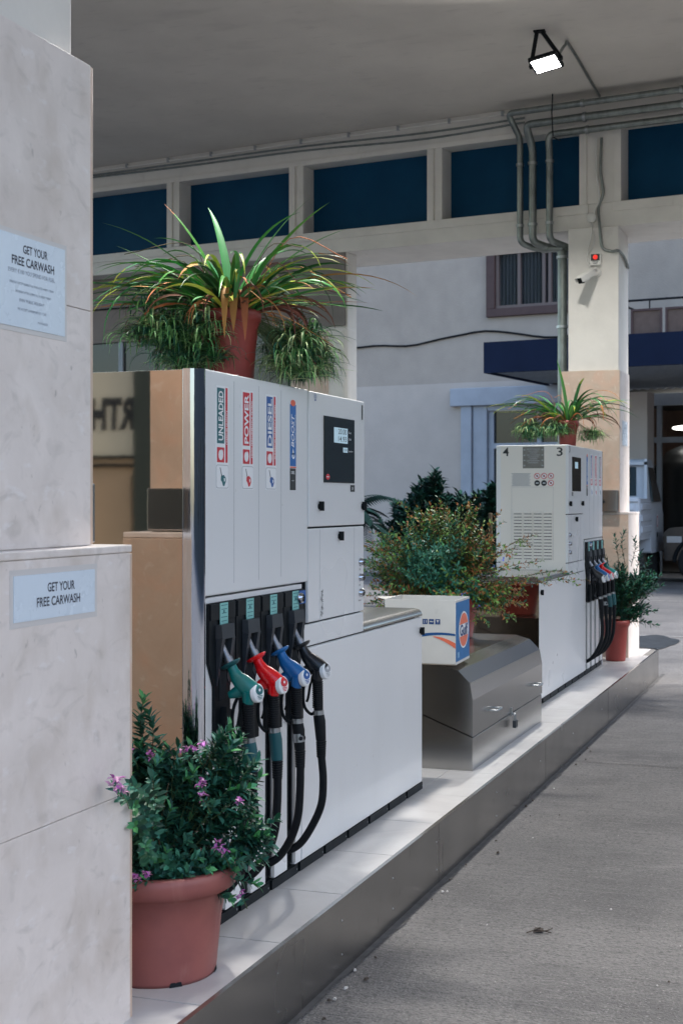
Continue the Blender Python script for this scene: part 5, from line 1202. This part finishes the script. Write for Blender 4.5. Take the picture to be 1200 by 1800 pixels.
for x in (27.9,30.3):
    for y in (TYr+.02,TYl-.24):
        m = MB(); M = Matrix.Rotation(R(90),3,'X'); m.lathe([(.12,0),(.30,0),(.34,-.03),(.34,-.19),(.30,-.22),(.12,-.22)], (x,y,.345), TYR, 28, M); wh = m.build('wheel', tr)
        m = MB(); m.lathe([(0,-.02),(.19,-.03),(.2,-.0),(.2,-.22),(0,-.2)], (x,y,.345), ALU, 24, M); m.build('rim', wh)
m = MB(); m.box((TXr+.1,TYr+.4,.5),(30.8,TYl-.4,.9), BLACK); m.box((TXr-.02,TYr+.1,.62),(TXr+.06,TYl-.1,.74), TW); m.build('chassis', tr)
for y in (TYr+.2, TYl-.2):
    m = MB(); m.box((TXr-.03,y-.1,.78),(TXr-.001,y+.1,.88), mat('tail_lamp_red',(.4,.02,.02),.3)); m.build('tail_light', tr)
# ------------------------------------------------------------------ dark car
CK = mat('dark_car_paint', (.012,.016,.02), .18, var=.2, vscale=2, coat=.6)
dc = thing('dark_car', (30.2,1.9,0), 'black off-road car parked at the right edge beside the white truck', 'car')
yn, yf_ = 3.35, 1.55         # width
prof = [(3.55,.45),(3.58,1.0),(3.45,1.12),(2.45,1.22),(2.0,1.88),(1.7,1.95),(-.6,1.95),(-.8,1.8),(-.85,.45)]
m = MB(); m.prism(prof, lambda p:(29.7,p[0],p[1]), lambda p:(31.4,p[0],p[1]), CK); m.build('body', dc, bevel=.06)
m = MB(); m.prism([(2.30,1.25),(1.92,1.80),(1.0,1.82),(1.0,1.25)], lambda p:(29.66,p[0],p[1]), lambda p:(29.699,p[0],p[1]), TG); m.build('side_window', dc)
m = MB(); m.prism([(.9,1.25),(.9,1.82),(-.5,1.82),(-.6,1.25)], lambda p:(29.66,p[0],p[1]), lambda p:(29.699,p[0],p[1]), TG); m.build('side_window', dc)
for y in (2.85,.05):
    M = Matrix.Rotation(R(90),3,'Y'); m = MB(); m.lathe([(.2,.02),(.37,.0),(.42,.03),(.42,.2),(.2,.22)], (29.60,y,.42), TYR, 32, M); wh = m.build('wheel', dc)
    m = MB(); m.lathe([(0,.03),(.10,.02),(.18,.05),(.22,.03),(.22,.1)], (29.60,y,.42), mat('dark_rim',(.12,.13,.14),.3,.8), 24, M); m.build('rim', wh)
    m = MB(); pts = [(29.66,y+.5*math.cos(R(a)),.42+.5*math.sin(R(a))) for a in range(0,181,12)]; m.tube(pts, .04, BLACK, 8); m.build('wheel_arch', dc)
m = MB(); m.lathe([(0,-.10),(.06,-.09),(.085,-.03),(.085,.03),(.06,.09),(0,.10)], (29.3,2.42,1.42), TW, 20, Matrix.Diagonal((.7,1.3,2.0))); m.box((29.33,2.38,1.3),(29.7,2.43,1.34), BLACK); m.build('door_mirror', dc)
m = MB(); m.box((29.69,3.2,.82),(29.72,3.5,.95), mat('headlight_glass',(.5,.5,.5),.1)); m.build('headlight', dc)
m = MB(); m.box((29.66,3.0,.60),(29.70,3.12,.63), mat('indicator_orange',(.7,.25,.05),.3)); m.build('side_marker', dc)
